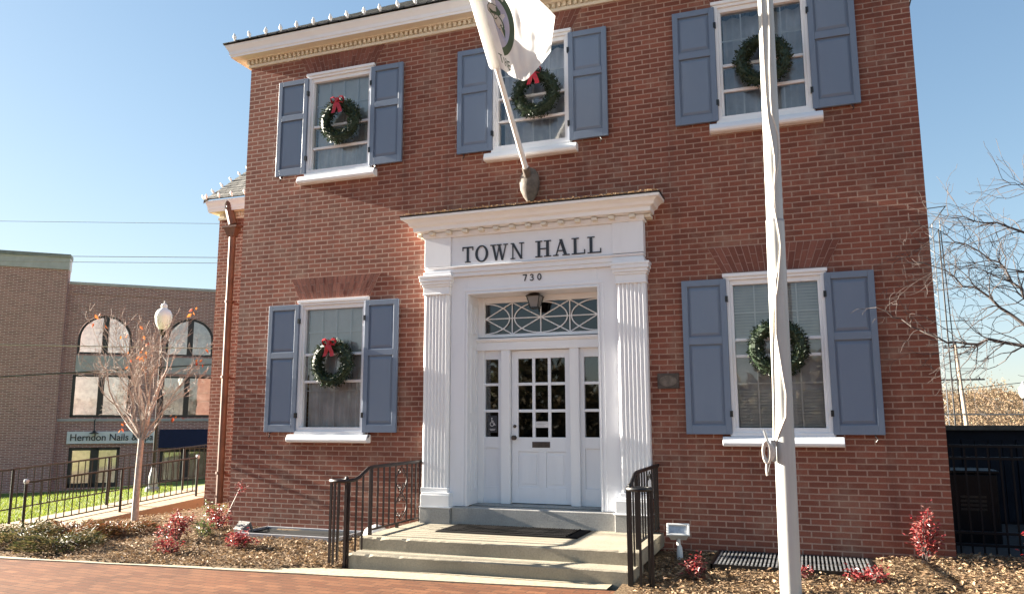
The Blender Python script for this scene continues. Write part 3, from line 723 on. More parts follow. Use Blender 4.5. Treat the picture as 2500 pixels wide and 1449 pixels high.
# frame of the doorway: posts, transom bar, sidelights
yd = .33
m = MB()
for sx in (-1, 1):
    bx(m, sx, .415, .54, .265, .42, .445, 2.45)
    bx(m, sx, .80, .885, .30, .42, .445, 2.45)
m.box(-.885, .885, .255, .42, 2.45, 2.56); m.xprofile([(.42, 2.56), (.245, 2.56), (.225, 2.59), (.225, 2.61), (.42, 2.63)], -.8849, .8849)
m.box(-.885, -.79, .30, .42, 2.631, 3.18); m.box(.79, .885, .30, .42, 2.631, 3.18); m.box(-.79, .79, .31, .42, 3.10, 3.18); m.box(-.79, .79, .31, .42, 2.6305, 2.672)
m.build('doorway_frame', 'white', portico, bevel=.004, seg=1)
for sx in (-1, 1):
    m = MB()
    bx(m, sx, .54, .595, .315, .40, .445, 2.45); bx(m, sx, .787, .80, .315, .40, .445, 2.45)
    a, b = .595, .787
    bx(m, sx, a, b, .315, .40, 2.335, 2.45); bx(m, sx, a, b, .315, .40, 1.16, 1.303); bx(m, sx, a, b, .315, .40, .445, .66)
    bx(m, sx, a, b, .335, .39, .66, 1.16)
    for z in (1.996, 1.645): bx(m, sx, a, b, .32, .38, z-.018, z+.018)
    sl = m.build('sidelight', 'white', portico, bevel=.003, seg=1)
    g = MB(); bx(g, sx, a, b, .352, .354, 1.303, 2.335); g.build('pane', 'door_glass', sl)
# accessible entrance sticker inside the lowest left pane
m = MB(); m.box(-.755, -.625, .3485, .3505, 1.36, 1.585)
stk = m.build('accessibility_sticker', 'black_letter', portico)
def stroke(m, pts, wd, y, flip=1, t=.0012):
    for k_, (p, q) in enumerate(zip(pts, pts[1:])):
        d = Vector((q[0]-p[0], q[1]-p[1])); 
        if d.length < 1e-6: continue
        n_ = Vector((-d.y, d.x)).normalized()*wd/2; e = d.normalized()*wd*.3; yy = y-k_*.00012
        m.prism([(p[0]-e.x+n_.x, yy, p[1]-e.y+n_.y), (q[0]+e.x+n_.x, yy, q[1]+e.y+n_.y), (q[0]+e.x-n_.x, yy, q[1]+e.y-n_.y), (p[0]-e.x-n_.x, yy, p[1]-e.y-n_.y)], (0, -t, 0))
m = MB(); cx_, cz_ = -.69, 1.49
arc = [(cx_-.008+.027*math.cos(R(a)), cz_-.018+.027*math.sin(R(a))) for a in range(130, 371, 24)]
stroke(m, arc, .007, .3478); stroke(m, [(cx_-.01, cz_+.04), (cx_-.008, cz_+.0), (cx_+.02, cz_), (cx_+.03, cz_-.03), (cx_+.042, cz_-.028)], .008, .3476)
stroke(m, [(cx_-.009, cz_+.022), (cx_+.015, cz_+.022)], .007, .3472)
m.prism([(cx_-.01+.009*math.cos(2*math.pi*i/10), .3476, cz_+.056+.009*math.sin(2*math.pi*i/10)) for i in range(10)], (0, -.0012, 0))
for i, zz in enumerate((1.405, 1.39)): stroke(m, [(cx_-.04+.01*i, zz), (cx_+.04-.01*i, zz)], .006, .3476)
m.build('sticker_symbol', 'sign_white', stk, recalc=False)
# transom with oval tracery
m = MB(); m.add([(-.79, .345, 2.672), (.79, .345, 2.672), (.79, .345, 3.10), (-.79, .345, 3.10)], [(0, 1, 2, 3)])
trn = m.build('transom_light', 'door_glass', portico, recalc=False)
m = MB(); yt = .332; zc = 2.886; hz = .214; xa, xb = -.398, .412; r_ = .0085
def bar(m, a, b, y=yt): m.tube([(a[0], y, a[1]), (b[0], y, b[1])], r_, 6)
for x in (xa, xb): bar(m, (x, zc-hz), (x, zc+hz))
bar(m, (.007, zc-hz), (.007, zc+hz), yt+.002); bar(m, (-.79, zc), (.79, zc), yt+.004)
bar(m, (xa, zc-hz), (xb, zc+hz), yt+.006); bar(m, (xa, zc+hz), (xb, zc-hz), yt+.008)
m.tube([(.007+.372*math.cos(a), yt-.002, zc+.206*math.sin(a)) for a in [2*math.pi*i/40 for i in range(41)]], r_, 6)
for s_, xe, xo in ((-1, -.79, xa), (1, .79, xb)):
    bar(m, (xe, zc), (xo, zc+hz), yt+.003); bar(m, (xe, zc), (xo, zc-hz), yt+.005)
    m.tube([(xe-s_*(.355)*math.cos(a)*1.0, yt-.003, zc+.206*math.sin(a)) for a in [math.pi*(i/20-.5) for i in range(21)]], r_, 6)
m.build('tracery', 'white', trn, smooth=True)
# door
m = MB()
m.box(-.41, -.318, yd, .372, .455, 2.445); m.box(.335, .41, yd, .372, .455, 2.445)
m.box(-.318, .335, yd, .372, 2.335, 2.445); m.box(-.318, .335, yd, .372, 1.115, 1.30); m.box(-.318, .335, yd, .372, .455, .66); m.box(-.035, .065, yd, .372, .66, 1.115)
m.box(-.318, -.035, yd+.014, .365, .66, 1.115); m.box(.065, .335, yd+.014, .365, .66, 1.115)
for z0, z1, a, b in ((.70, 1.075, -.285, -.068), (.70, 1.075, .098, .302)): m.box(a, b, yd+.006, yd+.02, z0, z1)
for x in (-.1, .118): m.box(x-.02, x+.02, yd+.004, .368, 1.30, 2.335)
for z in (1.996, 1.643): m.box(-.318, .335, yd+.006, .366, z-.019, z+.019)
door = m.build('door', 'white', portico, bevel=.003, seg=1)
m = MB(); m.add([(-.318, yd+.022, 1.30), (.335, yd+.022, 1.30), (.335, yd+.022, 2.335), (-.318, yd+.022, 2.335)], [(0, 1, 2, 3)]); m.build('pane', 'door_glass', door, recalc=False)
m = MB(); m.box(-.122, .122, yd-.006, yd+.003, 1.168, 1.243); m.box(-.105, .105, yd-.009, yd-.006, 1.18, 1.231); m.build('mail_slot', 'bronze', door, bevel=.002)
def knob(m, x, z, r, dep):
    prof = [(r*.9, 0), (r*.95, .006), (r*.35, .012), (r*.35, dep*.45), (r*.85, dep*.6), (r, dep*.8), (r*.7, dep), (0.002, dep*1.02)]
    n_ = 12
    vs_ = [(x+q*math.cos(2*math.pi*k/n_), yd-zz, z+q*math.sin(2*math.pi*k/n_)) for q, zz in prof for k in range(n_)]
    m.add(vs_, [(i*n_+k, i*n_+(k+1) % n_, (i+1)*n_+(k+1) % n_, (i+1)*n_+k) for i in range(len(prof)-1) for k in range(n_)])
m = MB(); knob(m, -.366, 1.294, .032, .065); m.build('handle', 'bronze', door, smooth=True)
m = MB(); knob(m, -.362, 1.443, .022, .02); m.build('deadbolt', 'bronze', door, smooth=True)
m = MB(); m.box(-.082, .098, yd+.016, yd+.019, 1.425, 1.505); nt = m.build('notice', 'sign_white', door)
m = MB()
for i in range(3): m.box(-.065, .08-.02*i, yd+.0145, yd+.0155, 1.487-.02*i, 1.492-.02*i)
m.build('notice_print', 'grey_metal', nt)
# raised lettering
def glyph(ch):
    q = lambda *r: ('q', r)
    rect = lambda a, b, c, d: [(a, b), (c, b), (c, d), (a, d)]
    sl = lambda x0, x1, wd: [(x0, 0), (x0+wd, 0), (x1+wd, 1), (x1, 1)]
    if ch == 'T': return .80, [rect(.32, 0, .48, 1), rect(0, .92, .8, 1), rect(0, .76, .055, .92), rect(.745, .76, .8, .92), rect(.2, 0, .32, .06), rect(.48, 0, .6, .06)]
    if ch == 'O':
        P = []
        for i in range(28):
            a, b = 2*math.pi*i/28, 2*math.pi*(i+1)/28
            P.append([(.47+.47*math.cos(a), .5+.53*math.sin(a)), (.47+.47*math.cos(b), .5+.53*math.sin(b)), (.47+.30*math.cos(b), .5+.455*math.sin(b)), (.47+.30*math.cos(a), .5+.455*math.sin(a))])
        return .94, P
    if ch == 'W': return 1.30, [sl(.36, .12, .15), sl(.42, .62, .065), sl(.80, .56, .15), sl(.86, 1.10, .065), rect(0, .94, .4, 1), rect(.46, .94, .82, 1), rect(.96, .94, 1.28, 1)]
    if ch == 'N': return .98, [rect(.13, .06, .195, .94), rect(.76, 0, .825, .94), sl(.70, .08, .16), rect(.02, .94, .12, 1), rect(.62, .94, .96, 1), rect(.0, 0, .33, .06)]
    if ch == 'H': return .94, [rect(.13, 0, .29, 1), rect(.65, 0, .81, 1), rect(.29, .47, .65, .54), rect(0, .94, .13, 1), rect(.29, .94, .42, 1), rect(.52, .94, .65, 1), rect(.81, .94, .94, 1), rect(0, 0, .13, .06), rect(.29, 0, .42, .06), rect(.52, 0, .65, .06), rect(.81, 0, .94, .06)]
    if ch == 'A': return .98, [sl(.14, .43, .065), sl(.66, .37, .17), rect(.28, .27, .68, .33), rect(0, 0, .32, .06), rect(.56, 0, .98, .06)]
    if ch == 'L': return .80, [rect(.12, 0, .28, 1), rect(.28, 0, .78, .07), rect(.72, .07, .78, .27), rect(0, .94, .12, 1), rect(.28, .94, .42, 1), rect(0, 0, .12, .06)]
def word(txt, xl, xr, zb, h, y, gap=.16):
    g = [glyph(c) for c in txt]; tot = sum(a for a, _ in g)+gap*(len(g)-1); kx = (xr-xl)/tot; x = xl
    for wd, polys in g:
        m = MB()
        for j, p in enumerate(polys): m.prism([(x+a*kx, y, zb+b*h) for a, b in p], (0, -.012-.0004*(j % 9), 0))
        m.build('letter', 'black_letter', portico)
        x += (wd+gap)*kx
word('TOWN', -.945, -.066, 3.603, .214, -.11); word('HALL', .087, .965, 3.603, .214, -.11, .12)
zz, hh = 3.317, .082; m = MB()
stroke(m, [(-.104, zz+hh-.004), (-.058, zz+hh-.004), (-.084, zz+.002)], .014, -.05, t=.008); m.build('numeral', 'black_letter', portico, recalc=False); m = MB()
a3 = [(.012+.02*math.cos(R(t)), zz+.060+.018*math.sin(R(t))) for t in range(150, -91, -30)]+[(.012+.023*math.cos(R(t)), zz+.021+.021*math.sin(R(t))) for t in range(80, -151, -28)]
stroke(m, a3, .012, -.05, t=.008); m.build('numeral', 'black_letter', portico, recalc=False); m = MB()
stroke(m, [(.118+.022*math.cos(R(t)), zz+hh/2+.038*math.sin(R(t))) for t in range(0, 361, 30)], .013, -.05, t=.008)
m.build('numeral', 'black_letter', portico, recalc=False)

# ------------------------------------------------------------------ porch lantern
lan = thing('porch_lantern', 'small black lantern hanging under the ceiling of the doorway', 'lantern', (-.012, .15, 3.181))
lx_, ly_ = -.012, .15
m = MB(); m.lathe((lx_, ly_, 3.12), [(.02, .06), (.05, .06), (.05, .045), (.02, .04)], 12)
m.add([(lx_-.105, ly_-.105, 3.135), (lx_+.105, ly_-.105, 3.135), (lx_+.105, ly_+.105, 3.135), (lx_-.105, ly_+.105, 3.135), (lx_-.05, ly_-.05, 3.175), (lx_+.05, ly_-.05, 3.175), (lx_+.05, ly_+.05, 3.175), (lx_-.05, ly_+.05, 3.175)],
      [(0, 1, 2, 3), (4, 5, 6, 7), (0, 1, 5, 4), (1, 2, 6, 5), (2, 3, 7, 6), (3, 0, 4, 7)])
for a in (-1, 1):
    for b in (-1, 1): m.tube([(lx_+a*.088, ly_+b*.088, 3.135), (lx_+a*.052, ly_+b*.052, 2.99)], .007, 5)
m.box(lx_-.06, lx_+.06, ly_-.06, ly_+.06, 2.975, 2.992)
m.build('lantern_cage', 'iron', lan)
m = MB(); m.add([(lx_+a*t, ly_+b*t, z) for z, t in ((2.993, .05), (3.134, .085)) for a, b in ((-1, -1), (1, -1), (1, 1), (-1, 1))], [(0, 1, 5, 4), (1, 2, 6, 5), (2, 3, 7, 6), (3, 0, 4, 7)])
m.build('lantern_glass', 'frosted', lan)

# ------------------------------------------------------------------ entrance steps, mat
st = thing('entrance_steps', 'weathered concrete landing with two broad steps in front of the white doorway', 'steps', (0, -.8, -.06))
def slab(x0, x1, y0, y1, z0, z1, seed):
    # front edge slightly chipped
    r = random.Random(seed); m = MB(); n = 60; fr = []
    for i in range(n+1):
        x = lerp(x0, x1, i/n); c = abs(r.gauss(0, .003))+(r.uniform(.0, .022) if r.random() < .05 else 0)
        fr.append((x, y0+r.uniform(-.004, .004), c))
    for i in range(n+1):
        x, y, c = fr[i]; m.v += [(x, y1, z1), (x, y0+.012+c, z1), (x, y0, z1-.012-c*.8), (x, y0+.003, z0)]
    for i in range(n):
        a, b = i*4, i*4+4; m.f += [(a+k, b+k, b+k+1, a+k+1) for k in range(3)]
    for i in (0, n):
        q = m.v[i*4:i*4+4]; m.add([(q[0][0], y1, z0)]+list(q), [(0, 1, 2, 3, 4)])
    return m
slab(-1.60, 1.62, -1.48, .02, .06, .215, 21).build('landing', 'concrete', st, recalc=True)
slab(-1.575, 1.60, -1.765, -1.2, -.14, .075, 22).build('step', 'concrete', st, recalc=True)
matt = thing('doormat', 'dark ribbed rubber doormat lying on the landing before the door', 'doormat', (-.1, -.5, .215))
m = MB(); m.add([(-.95, -.86, .217), (.80, -.86, .217), (.80, -.20, .217), (-.95, -.20, .217), (-.93, -.84, .232), (.78, -.84, .232), (.78, -.22, .232), (-.93, -.22, .232)],
                [(0, 1, 5, 4), (1, 2, 6, 5), (2, 3, 7, 6), (3, 0, 4, 7), (4, 5, 6, 7)])
m.build('mat_base', 'rubber', matt)
m = MB()
for i in range(52):
    x = -.90+1.55*i/51; m.box(x, x+.017, -.80, -.25, .2321, .238+rng.random()*.003)
m.box(.66, .675, -.83, -.23, .2322, .243); m.build('ribs', 'rubber', matt)

# ------------------------------------------------------------------ handrails
def handrail(sx, x, label, mat):
    t = thing('handrail', label, 'handrail', (sx*x, -1.0, .215), 'iron handrails either side of the steps')
    X = sx*x
    top = [(X, -.03, .988), (X, -.7, .986), (X, -1.28, .985), (X, -1.40, .972), (X, -1.50, .93), (X, -1.60, .885), (X, -1.70, .862), (X, -1.79, .858)]
    # lamb's tongue ends in a horizontal volute turning outward
    cxv, cyv = X+sx*.13, -1.755
    for i in range(0, 15):
        a = R(-150+i*27); rr_ = .13-.0052*i
        top.append((cxv-sx*rr_*math.cos(a+R(-30)) if False else X+sx*(.128-.128*math.cos(R(i*25))*(1-.02*i)), -1.79-.105*math.sin(R(i*25))*(1-.03*i), .858))
    m = MB(); 
    m.tube(top, .021, 8); m.build('top_rail', mat, t, smooth=True)
    m = MB(); m.box(X-.012, X+.012, -1.335, -.05, .262, .282); m.box(X-.014, X+.014, -.70, -.66, .216, .262); m.build('bottom_rail', mat, t)
    for y, zb in ((-1.335, .216),):
        m = MB(); m.box(X-.019, X+.019, y-.019, y+.019, zb, .985); m.build('post', mat, t, bevel=.003)
    vol = [(X+sx*.03, -1.815, .0155), (X+sx*.135, -1.885, .011), (X+sx*.235, -1.80, .012), (X+sx*.19, -1.715, .012)]
    for xx, yy, hw in vol:
        m = MB(); m.box(xx-hw, xx+hw, yy-hw, yy+hw, -.08, .85); m.build('post' if hw > .015 else 'baluster', mat, t)
    m = MB(); m.lathe((X+sx*.03, -1.815, .872), [(.012, 0), (.022, .012), (.018, .03), (.004, .04)], 8); m.build('post_knob', mat, t, smooth=True)
    for y, z0, z1 in ((-1.17, .282, .975), (-1.03, .282, .975), (-.89, .282, .975), (-.30, .282, .975), (-.19, .282, .975), (-.075, .216, .975), (-.735, .282, .975), (-.435, .282, .975), (-1.51, .077, .915), (-1.65, .077, .865), (-1.80, -.08, .845)):
        m = MB(); m.box(X-.0085, X+.0085, y-.0085, y+.0085, z0, z1); m.build('baluster', mat, t)
    m = MB(); y0, y1 = -.735, -.435; ym = (y0+y1)/2
    for s_ in (-1, 1):
        m.tube([(X, ym+s_*.14*math.sin(math.pi*k/10)**.8*(1 if k < 99 else 1), .30+.66*k/10*.5) for k in range(11)], .006, 5)
        m.tube([(X, ym+s_*.14*math.sin(math.pi*k/10), .62+.33*k/10) for k in range(11)], .006, 5)
        for zc_, fl in ((.36, 1), (.90, -1), (.56, -1), (.70, 1)):
            m.tube([(X, ym+s_*(.055+.045*(1-k/12)*math.cos(k*.75)), zc_+fl*.045*(1-k/12)*math.sin(k*.75)) for k in range(11)], .0055, 5)
    m.tube([(X, ym+.03*math.cos(2*math.pi*k/12), .63+.05*math.sin(2*math.pi*k/12)) for k in range(13)], .007, 5)
    m.build('scroll_panel', mat, t, smooth=True)
    return t
handrail(-1, 1.552, 'rust brown iron handrail with a scroll panel, beside the ivory floodlight end of the steps', 'rust_iron')
handrail(1, 1.575, 'black iron handrail at the steps, on the side of the tall pole', 'iron')
bpy.data.objects['handrail']['label'] = 'rust brown iron handrail of the steps, on the side of the sunken window well'
bpy.data.objects['handrail.001']['label'] = 'black iron handrail of the steps, on the side of the tall white pole'

# ------------------------------------------------------------------ window well and grate, floodlights
wl = thing('window_well', 'dark window well with raised metal rim at the foot of the brick wall', 'window well', (-3.2, -.35, 0))
m = MB(); x0, x1, y0, y1 = -3.97, -2.40, -.69, -.01
for a, b, c, d in ((x0, x1, y0, y0+.03), (x0, x0+.03, y0+.03, y1), (x1-.03, x1, y0+.03, y1), (x0+.03, x1-.03, y1-.03, y1)): m.box(a, b, c, d, -.08, .055)
m.build('rim', 'grey_metal', wl, bevel=.004)
m = MB(); m.box(x0+.03, x1-.03, y0+.03, y1-.03, -.07, .028); m.build('cover', 'dark', wl)  # black box just above ground stands for the well's dark inside
gr = thing('well_grate', 'black steel grating over the window well behind the tall pole', 'grate', (3.04, -.5, .03))
m = MB(); x0, x1, y0, y1 = 2.25, 3.83, -.955, -.03
for a, b, c, d in ((x0, x1, y0, y0+.02), (x0, x1, y1-.02, y1), (x0, x0+.02, y0, y1), (x1-.02, x1, y0, y1)): m.box(a, b, c, d, -.04, .052)
for y in (-.65, -.34): m.box(x0+.02, x1-.02, y-.006, y+.006, .02, .046)
m.build('frame', 'iron', gr)
m = MB(); nb = 38
for i in range(nb): x = lerp(x0+.04, x1-.04, i/(nb-1)); m.box(x-.0085, x+.0085, y0+.021, y1-.021, .025, .05)
b_ = m.build('bars', 'steel', gr)
m = MB(); m.box(x0+.02, x1-.02, y0+.02, y1-.02, -.05, .018); m.build('pit', 'dark', gr)
def floodlight(loc, rz, tilt, label, mat):
    t = thing('floodlight', label, 'floodlight', (0, 0, 0), 'ground floodlights by the wall')
    h = MB()
    h.add([(-.115, -.03, -.065), (.115, -.03, -.065), (.115, -.03, .065), (-.115, -.03, .065), (-.085, .10, -.045), (.085, .10, -.045), (.085, .10, .045), (-.085, .10, .045)],
          [(4, 5, 6, 7), (0, 1, 5, 4), (1, 2, 6, 5), (2, 3, 7, 6), (3, 0, 4, 7), (0, 1, 2, 3)])
    for a, b, c, d in ((-.125, .125, .052, .075), (-.125, .125, -.075, -.052), (-.125, -.10, -.052, .052), (.10, .125, -.052, .052)): h.box(a, b, -.055, -.028, c, d)
    rot = Matrix.Rotation(tilt, 4, 'X')
    hv = [rot @ Vector(p)+Vector((0, 0, .29)) for p in h.v]; h.v = hv
    g = MB(); g.box(-.10, .10, -.036, -.031, -.052, .052); g.v = [rot @ Vector(p)+Vector((0, 0, .29)) for p in g.v]
    s = MB(); s.tube([(0, .03, .23), (0, .03, .15), (0.01, .03, .13)], .022, 8); s.lathe((0.01, .03, .0), [(.035, -.06), (.035, .05), (.028, .12), (.018, .14)], 10)
    hd = h.build('lamp_head', mat, t, bevel=.004); g.build('lens', 'lens', hd); s.build('stem', mat, t, smooth=True)
    t.location = loc; t.rotation_euler = (0, 0, rz); return t
floodlight((1.855, -.45, .0), R(8), R(-38), 'pale grey ground floodlight tilted at the wall beside the black handrail', 'white_plastic')
floodlight((-4.05, -.42, -.22), R(165), R(-25), 'dull grey ground floodlight hidden behind red shrubs at the wall', 'yellowed')
m = MB(); m.lathe((-1.86, -.62, .02), [(.10, 0), (.15, .03), (.165, .09), (.14, .15), (.09, .19), (.03, .21)], 14)
m.v = [(x+.02*math.sin(9*z+5*y), y, z) for x, y, z in m.v]
tag(m.build('fixture_cover', 'white_plastic', smooth=True), 'small rounded white cover on the ground between the rusty handrail and brick wall', 'cover')

# ------------------------------------------------------------------ wall flagpole and flag
fp = thing('wall_flagpole', 'slanting white flagpole fixed to the brick wall above the doorway', 'flagpole', (0, -.05, 4.62))
def fpt(s): return Vector((0, -.16-.747*s, 4.72+.664*s))
m = MB(); m.tube([fpt(0), fpt(.9), fpt(1.8), fpt(2.75)], [.036, .035, .032, .026], 10); m.build('pole', 'white', fp, smooth=True)
m = MB(); c0 = Vector((.0, -.075, 4.62))
prof = [(.02, .21), (.08, .18), (.125, .10), (.14, 0.0), (.13, -.09), (.09, -.18), (.04, -.25)]
n_ = 14
vs_ = [(c0.x+q*math.cos(2*math.pi*k/n_), c0.y+q*.75*math.sin(2*math.pi*k/n_), c0.z+z) for q, z in prof for k in range(n_)]
m.add(vs_, [(i*n_+k, i*n_+(k+1) % n_, (i+1)*n_+(k+1) % n_, (i+1)*n_+k) for i in range(len(prof)-1) for k in range(n_)])
m.tube([fpt(-.12), fpt(.10)], .055, 10)
m.build('bracket', 'bracket', fp, smooth=True)
fl = thing('flag', 'white town flag with a green ringed seal hanging from the slanting pole', 'flag', tuple(fpt(1.52)))
H0, H1 = fpt(1.53), fpt(2.55)
bot = [H0, Vector((.10, -1.24, 5.66)), Vector((.20, -1.30, 5.56)), Vector((.30, -1.34, 5.49)), Vector((.385, -1.36, 5.45)), Vector((.47, -1.34, 5.53)), Vector((.58, -1.30, 5.67)), Vector((.675, -1.27, 5.81))]
topc = [H1, Vector((.20, -1.95, 6.45)), Vector((.42, -1.72, 6.44)), Vector((.60, -1.5, 6.36)), Vector((.75, -1.31, 6.22))]
def spline(P, t):
    t = max(0, min(.99999, t))*(len(P)-1); i = int(t); f = t-i
    p0, p1, p2, p3 = P[max(i-1, 0)], P[i], P[i+1], P[min(i+2, len(P)-1)]
    return .5*((2*p1)+(p2-p0)*f+(2*p0-5*p1+4*p2-p3)*f*f+(3*p1-p0-3*p2+p3)*f**3)
def flag_pt(u, v, lift=0.0):   # u up the hoist, v along the fly
    a, b = spline(bot, v), spline(topc, v); p = a.lerp(b, u)
    hoist = H0.lerp(H1, u); fly = bot[-1].lerp(topc[-1], u)+Vector((.03*math.sin(u*3.14), 0, 0))
    p += (hoist-a.lerp(b, u) if False else Vector((0, 0, 0)))
    fold = .055*math.sin(v*9.0+u*2.0)*(.25+v*.6)+.02*math.sin(v*21-u*5)*v+.006*math.sin(v*37+u*11)+.005*math.sin(u*29-v*8)
    nrm = Vector((.25, -.75, -.45)).normalized()
    return p+nrm*(fold+lift)
NU, NV = 30, 44
m = MB(); uv = []
for j in range(NU+1):
    for i in range(NV+1): m.v.append(flag_pt(j/NU, i/NV)); uv.append((i/NV, j/NU))
m.f = [(j*(NV+1)+i, j*(NV+1)+i+1, (j+1)*(NV+1)+i+1, (j+1)*(NV+1)+i) for j in range(NU) for i in range(NV)]
def flag_mat():
    k = NT('flag_cloth'); k.set((0.88, 0.88, 0.87), 0.8)
    tb = k.n('ShaderNodeBsdfTranslucent'); tb.inputs[0].default_value = (0.86, .86, .84, 1); mx = k.n('ShaderNodeMixShader'); mx.inputs[0].default_value = .45
    k.l(k.p.outputs[0], mx.inputs[1]); k.l(tb.outputs[0], mx.inputs[2]); k.l(mx.outputs[0], k.out.inputs['Surface'])
    k.bump(k.noise(220, 2), .2, .001); return k.m
M['flag'] = flag_mat()
m.build('cloth', 'flag', fl, smooth=True, recalc=False)
m = MB(); m.tube([fpt(1.50), fpt(1.54), fpt(2.2), fpt(2.58)], [.05, .062, .062, .058], 12, cap=False); m.v = [(x*1.15-.018, y, z) for x, y, z in m.v]
m.build('pole_sleeve', 'flag', fl, smooth=True)
def flag_patch(name, mat, polys, lift):
    m = MB()
    for p in polys:
        m.add([flag_pt(u, v, lift) for u, v in p], [tuple(range(len(p)))])
    return m.build(name, mat, fl, recalc=False)
cu, cv, ru, rv = .56, .165, .36, .27
def ringp(r0, r1, a0=-100, a1=100, n=30):
    P = []
    for i in range(n):
        a, b = R(lerp(a0, a1, i/n)), R(lerp(a0, a1, (i+1)/n))
        P.append([(cu+ru*r*math.sin(t), cv+rv*r*math.cos(t)) for r, t in ((r0, a), (r1, a), (r1, b), (r0, b))])
    return P
M['seal_green'] = plain('seal_green', (0.065, 0.11, 0.075), .8); M['seal_lavender'] = plain('seal_lavender', (0.40, 0.44, 0.62), .8)
flag_patch('seal_ring', 'seal_green', ringp(.76, 1.0, -82, 88), .004)
flag_patch('seal_field', 'seal_lavender', ringp(.0, .76, -82, 88), .0035)
def blob(u, v, ru_, rv_, n=12, k=0): return [(u+ru_*(1+.25*math.sin(3*t+k))*math.sin(t), v+rv_*(1+.25*math.cos(2*t+k))*math.cos(t)) for t in [2*math.pi*i/n for i in range(n)]]
flag_patch('seal_outline', 'seal_green', [blob(.68, .20, .082, .07, k=1), blob(.56, .235, .08, .066, k=2), blob(.45, .25, .08, .055, k=4)], .0048)
flag_patch('seal_figures', 'flag', [blob(.685, .195, .068, .06, k=1), blob(.56, .228, .066, .055, k=2), blob(.45, .243, .066, .046, k=4)], .0056)
T_ = []
def fl_rect(u0, u1, v0, v1): T_.append([(u0, v0), (u0, v1), (u1, v1), (u1, v0)])
for k_, ch in enumerate(('T', 'H', 'E')):
    v0 = .10+k_*.07; u0 = .10-k_*.02; h_ = .10; w2 = .055
    if ch == 'T': fl_rect(u0, u0+h_, v0+w2*.4, v0+w2*.62); fl_rect(u0+h_*.86, u0+h_*1.0, v0, v0+w2*.39); fl_rect(u0+h_*.86, u0+h_, v0+w2*.63, v0+w2)
    if ch == 'H': fl_rect(u0, u0+h_, v0, v0+w2*.25); fl_rect(u0, u0+h_, v0+w2*.75, v0+w2); fl_rect(u0+h_*.42, u0+h_*.58, v0+w2*.26, v0+w2*.74)
    if ch == 'E': fl_rect(u0, u0+h_, v0, v0+w2*.25); [fl_rect(u0+h_*q, u0+h_*(q+.15), v0+w2*.26, v0+w2*.9) for q in (0, .43, .85)]
flag_patch('flag_lettering', 'seal_green', T_, .004)

# ------------------------------------------------------------------ tall pole with halyard
PX, PY = 3.053, -1.93; LEAN = .0105
tp = thing('tall_flagpole', 'tall weathered white flagpole standing in the bed in front of the facade', 'flagpole', (PX, PY, -.1))
def pl_(z): return (PX+LEAN*z, PY, z)
m = MB(); m.tube([pl_(-.15), pl_(.6), pl_(1.9), pl_(3.378)], [.092, .0905, .087, .083], 28)
m.build('lower_shaft', 'pole', tp, smooth=True)
m = MB(); m.tube([pl_(3.37), pl_(3.392)], [.085, .083], 28); m.build('collar', 'grey_metal', tp, smooth=True)
m = MB(); m.tube([pl_(3.385), pl_(4.9), pl_(7), pl_(9.5)], [.077, .075, .067, .05], 28); m.lathe(pl_(9.5), [(.03, 0), (.09, .06), (.11, .13), (.08, .21), (.01, .25)], 16)
m.build('upper_shaft', 'pole', tp, smooth=True)
m = MB(); m.box(PX-.10, PX-.06, PY-.095, PY-.055, 1.15, 1.34)
m.tube([(PX-.145, PY-.12, 1.06), (PX-.12, PY-.13, 1.17), (PX-.115, PY-.13, 1.28), (PX-.155, PY-.125, 1.43)], [.010, .014, .014, .010], 8)
m.build('cleat', 'steel', tp, smooth=True)
m = MB()
def on_pole(lat, z):   # lat -1..1 across the side that faces the street
    r = interp(z, [0, 3.338, 3.345, 9], [.092, .083, .077, .055])+.007; a = lat*math.pi/2
    return (PX+LEAN*z+r*math.sin(a), PY-r*math.cos(a), z)
m.tube([on_pole(a, z) for a, z in ((.0, 9.3), (.3, 8.0), (-.1, 6.8), (.15, 6.0), (.25, 5.5), (.2, 5.15), (.12, 4.9), (.08, 4.6), (.12, 4.42), (.55, 4.22), (.62, 4.08), (.55, 3.95), (.15, 3.75), (.05, 3.6), (.10, 3.4), (.25, 3.25), (.30, 3.1), (.10, 2.85), (-.05, 2.7), (-.35, 2.5), (-.55, 2.2), (-.6, 1.9), (-.65, 1.6), (-.85, 1.30))], .0095, 6)
m.tube([on_pole(a, z) for a, z in ((-.2, 9.3), (-.4, 7.6), (-.2, 6.3), (-.35, 5.6), (-.30, 4.9), (-.25, 4.6), (-.15, 4.35), (.05, 4.15), (.18, 3.98), (.18, 3.85), (.05, 3.7), (-.02, 3.5), (.18, 3.3), (.30, 3.15), (.22, 3.0), (-.10, 2.8), (-.15, 2.6), (-.22, 2.3), (.05, 1.95), (.22, 1.75), (.15, 1.55), (-.3, 1.40), (-.8, 1.25))], .0085, 6)
for k_ in range(4):
    m.tube([(PX-.118+.045*math.cos(R(a))*(1-.1*k_)-.008*k_, PY-.135-.006*k_, 1.235+.075*math.sin(R(a))*(1+.1*k_)) for a in range(0, 361, 24)], .009, 6)
m.tube([(PX-.14, PY-.14, 1.18), (PX-.15, PY-.135, 1.08), (PX-.145, PY-.13, 1.03)], .011, 6)
m.build('halyard', 'rope', tp, smooth=True)

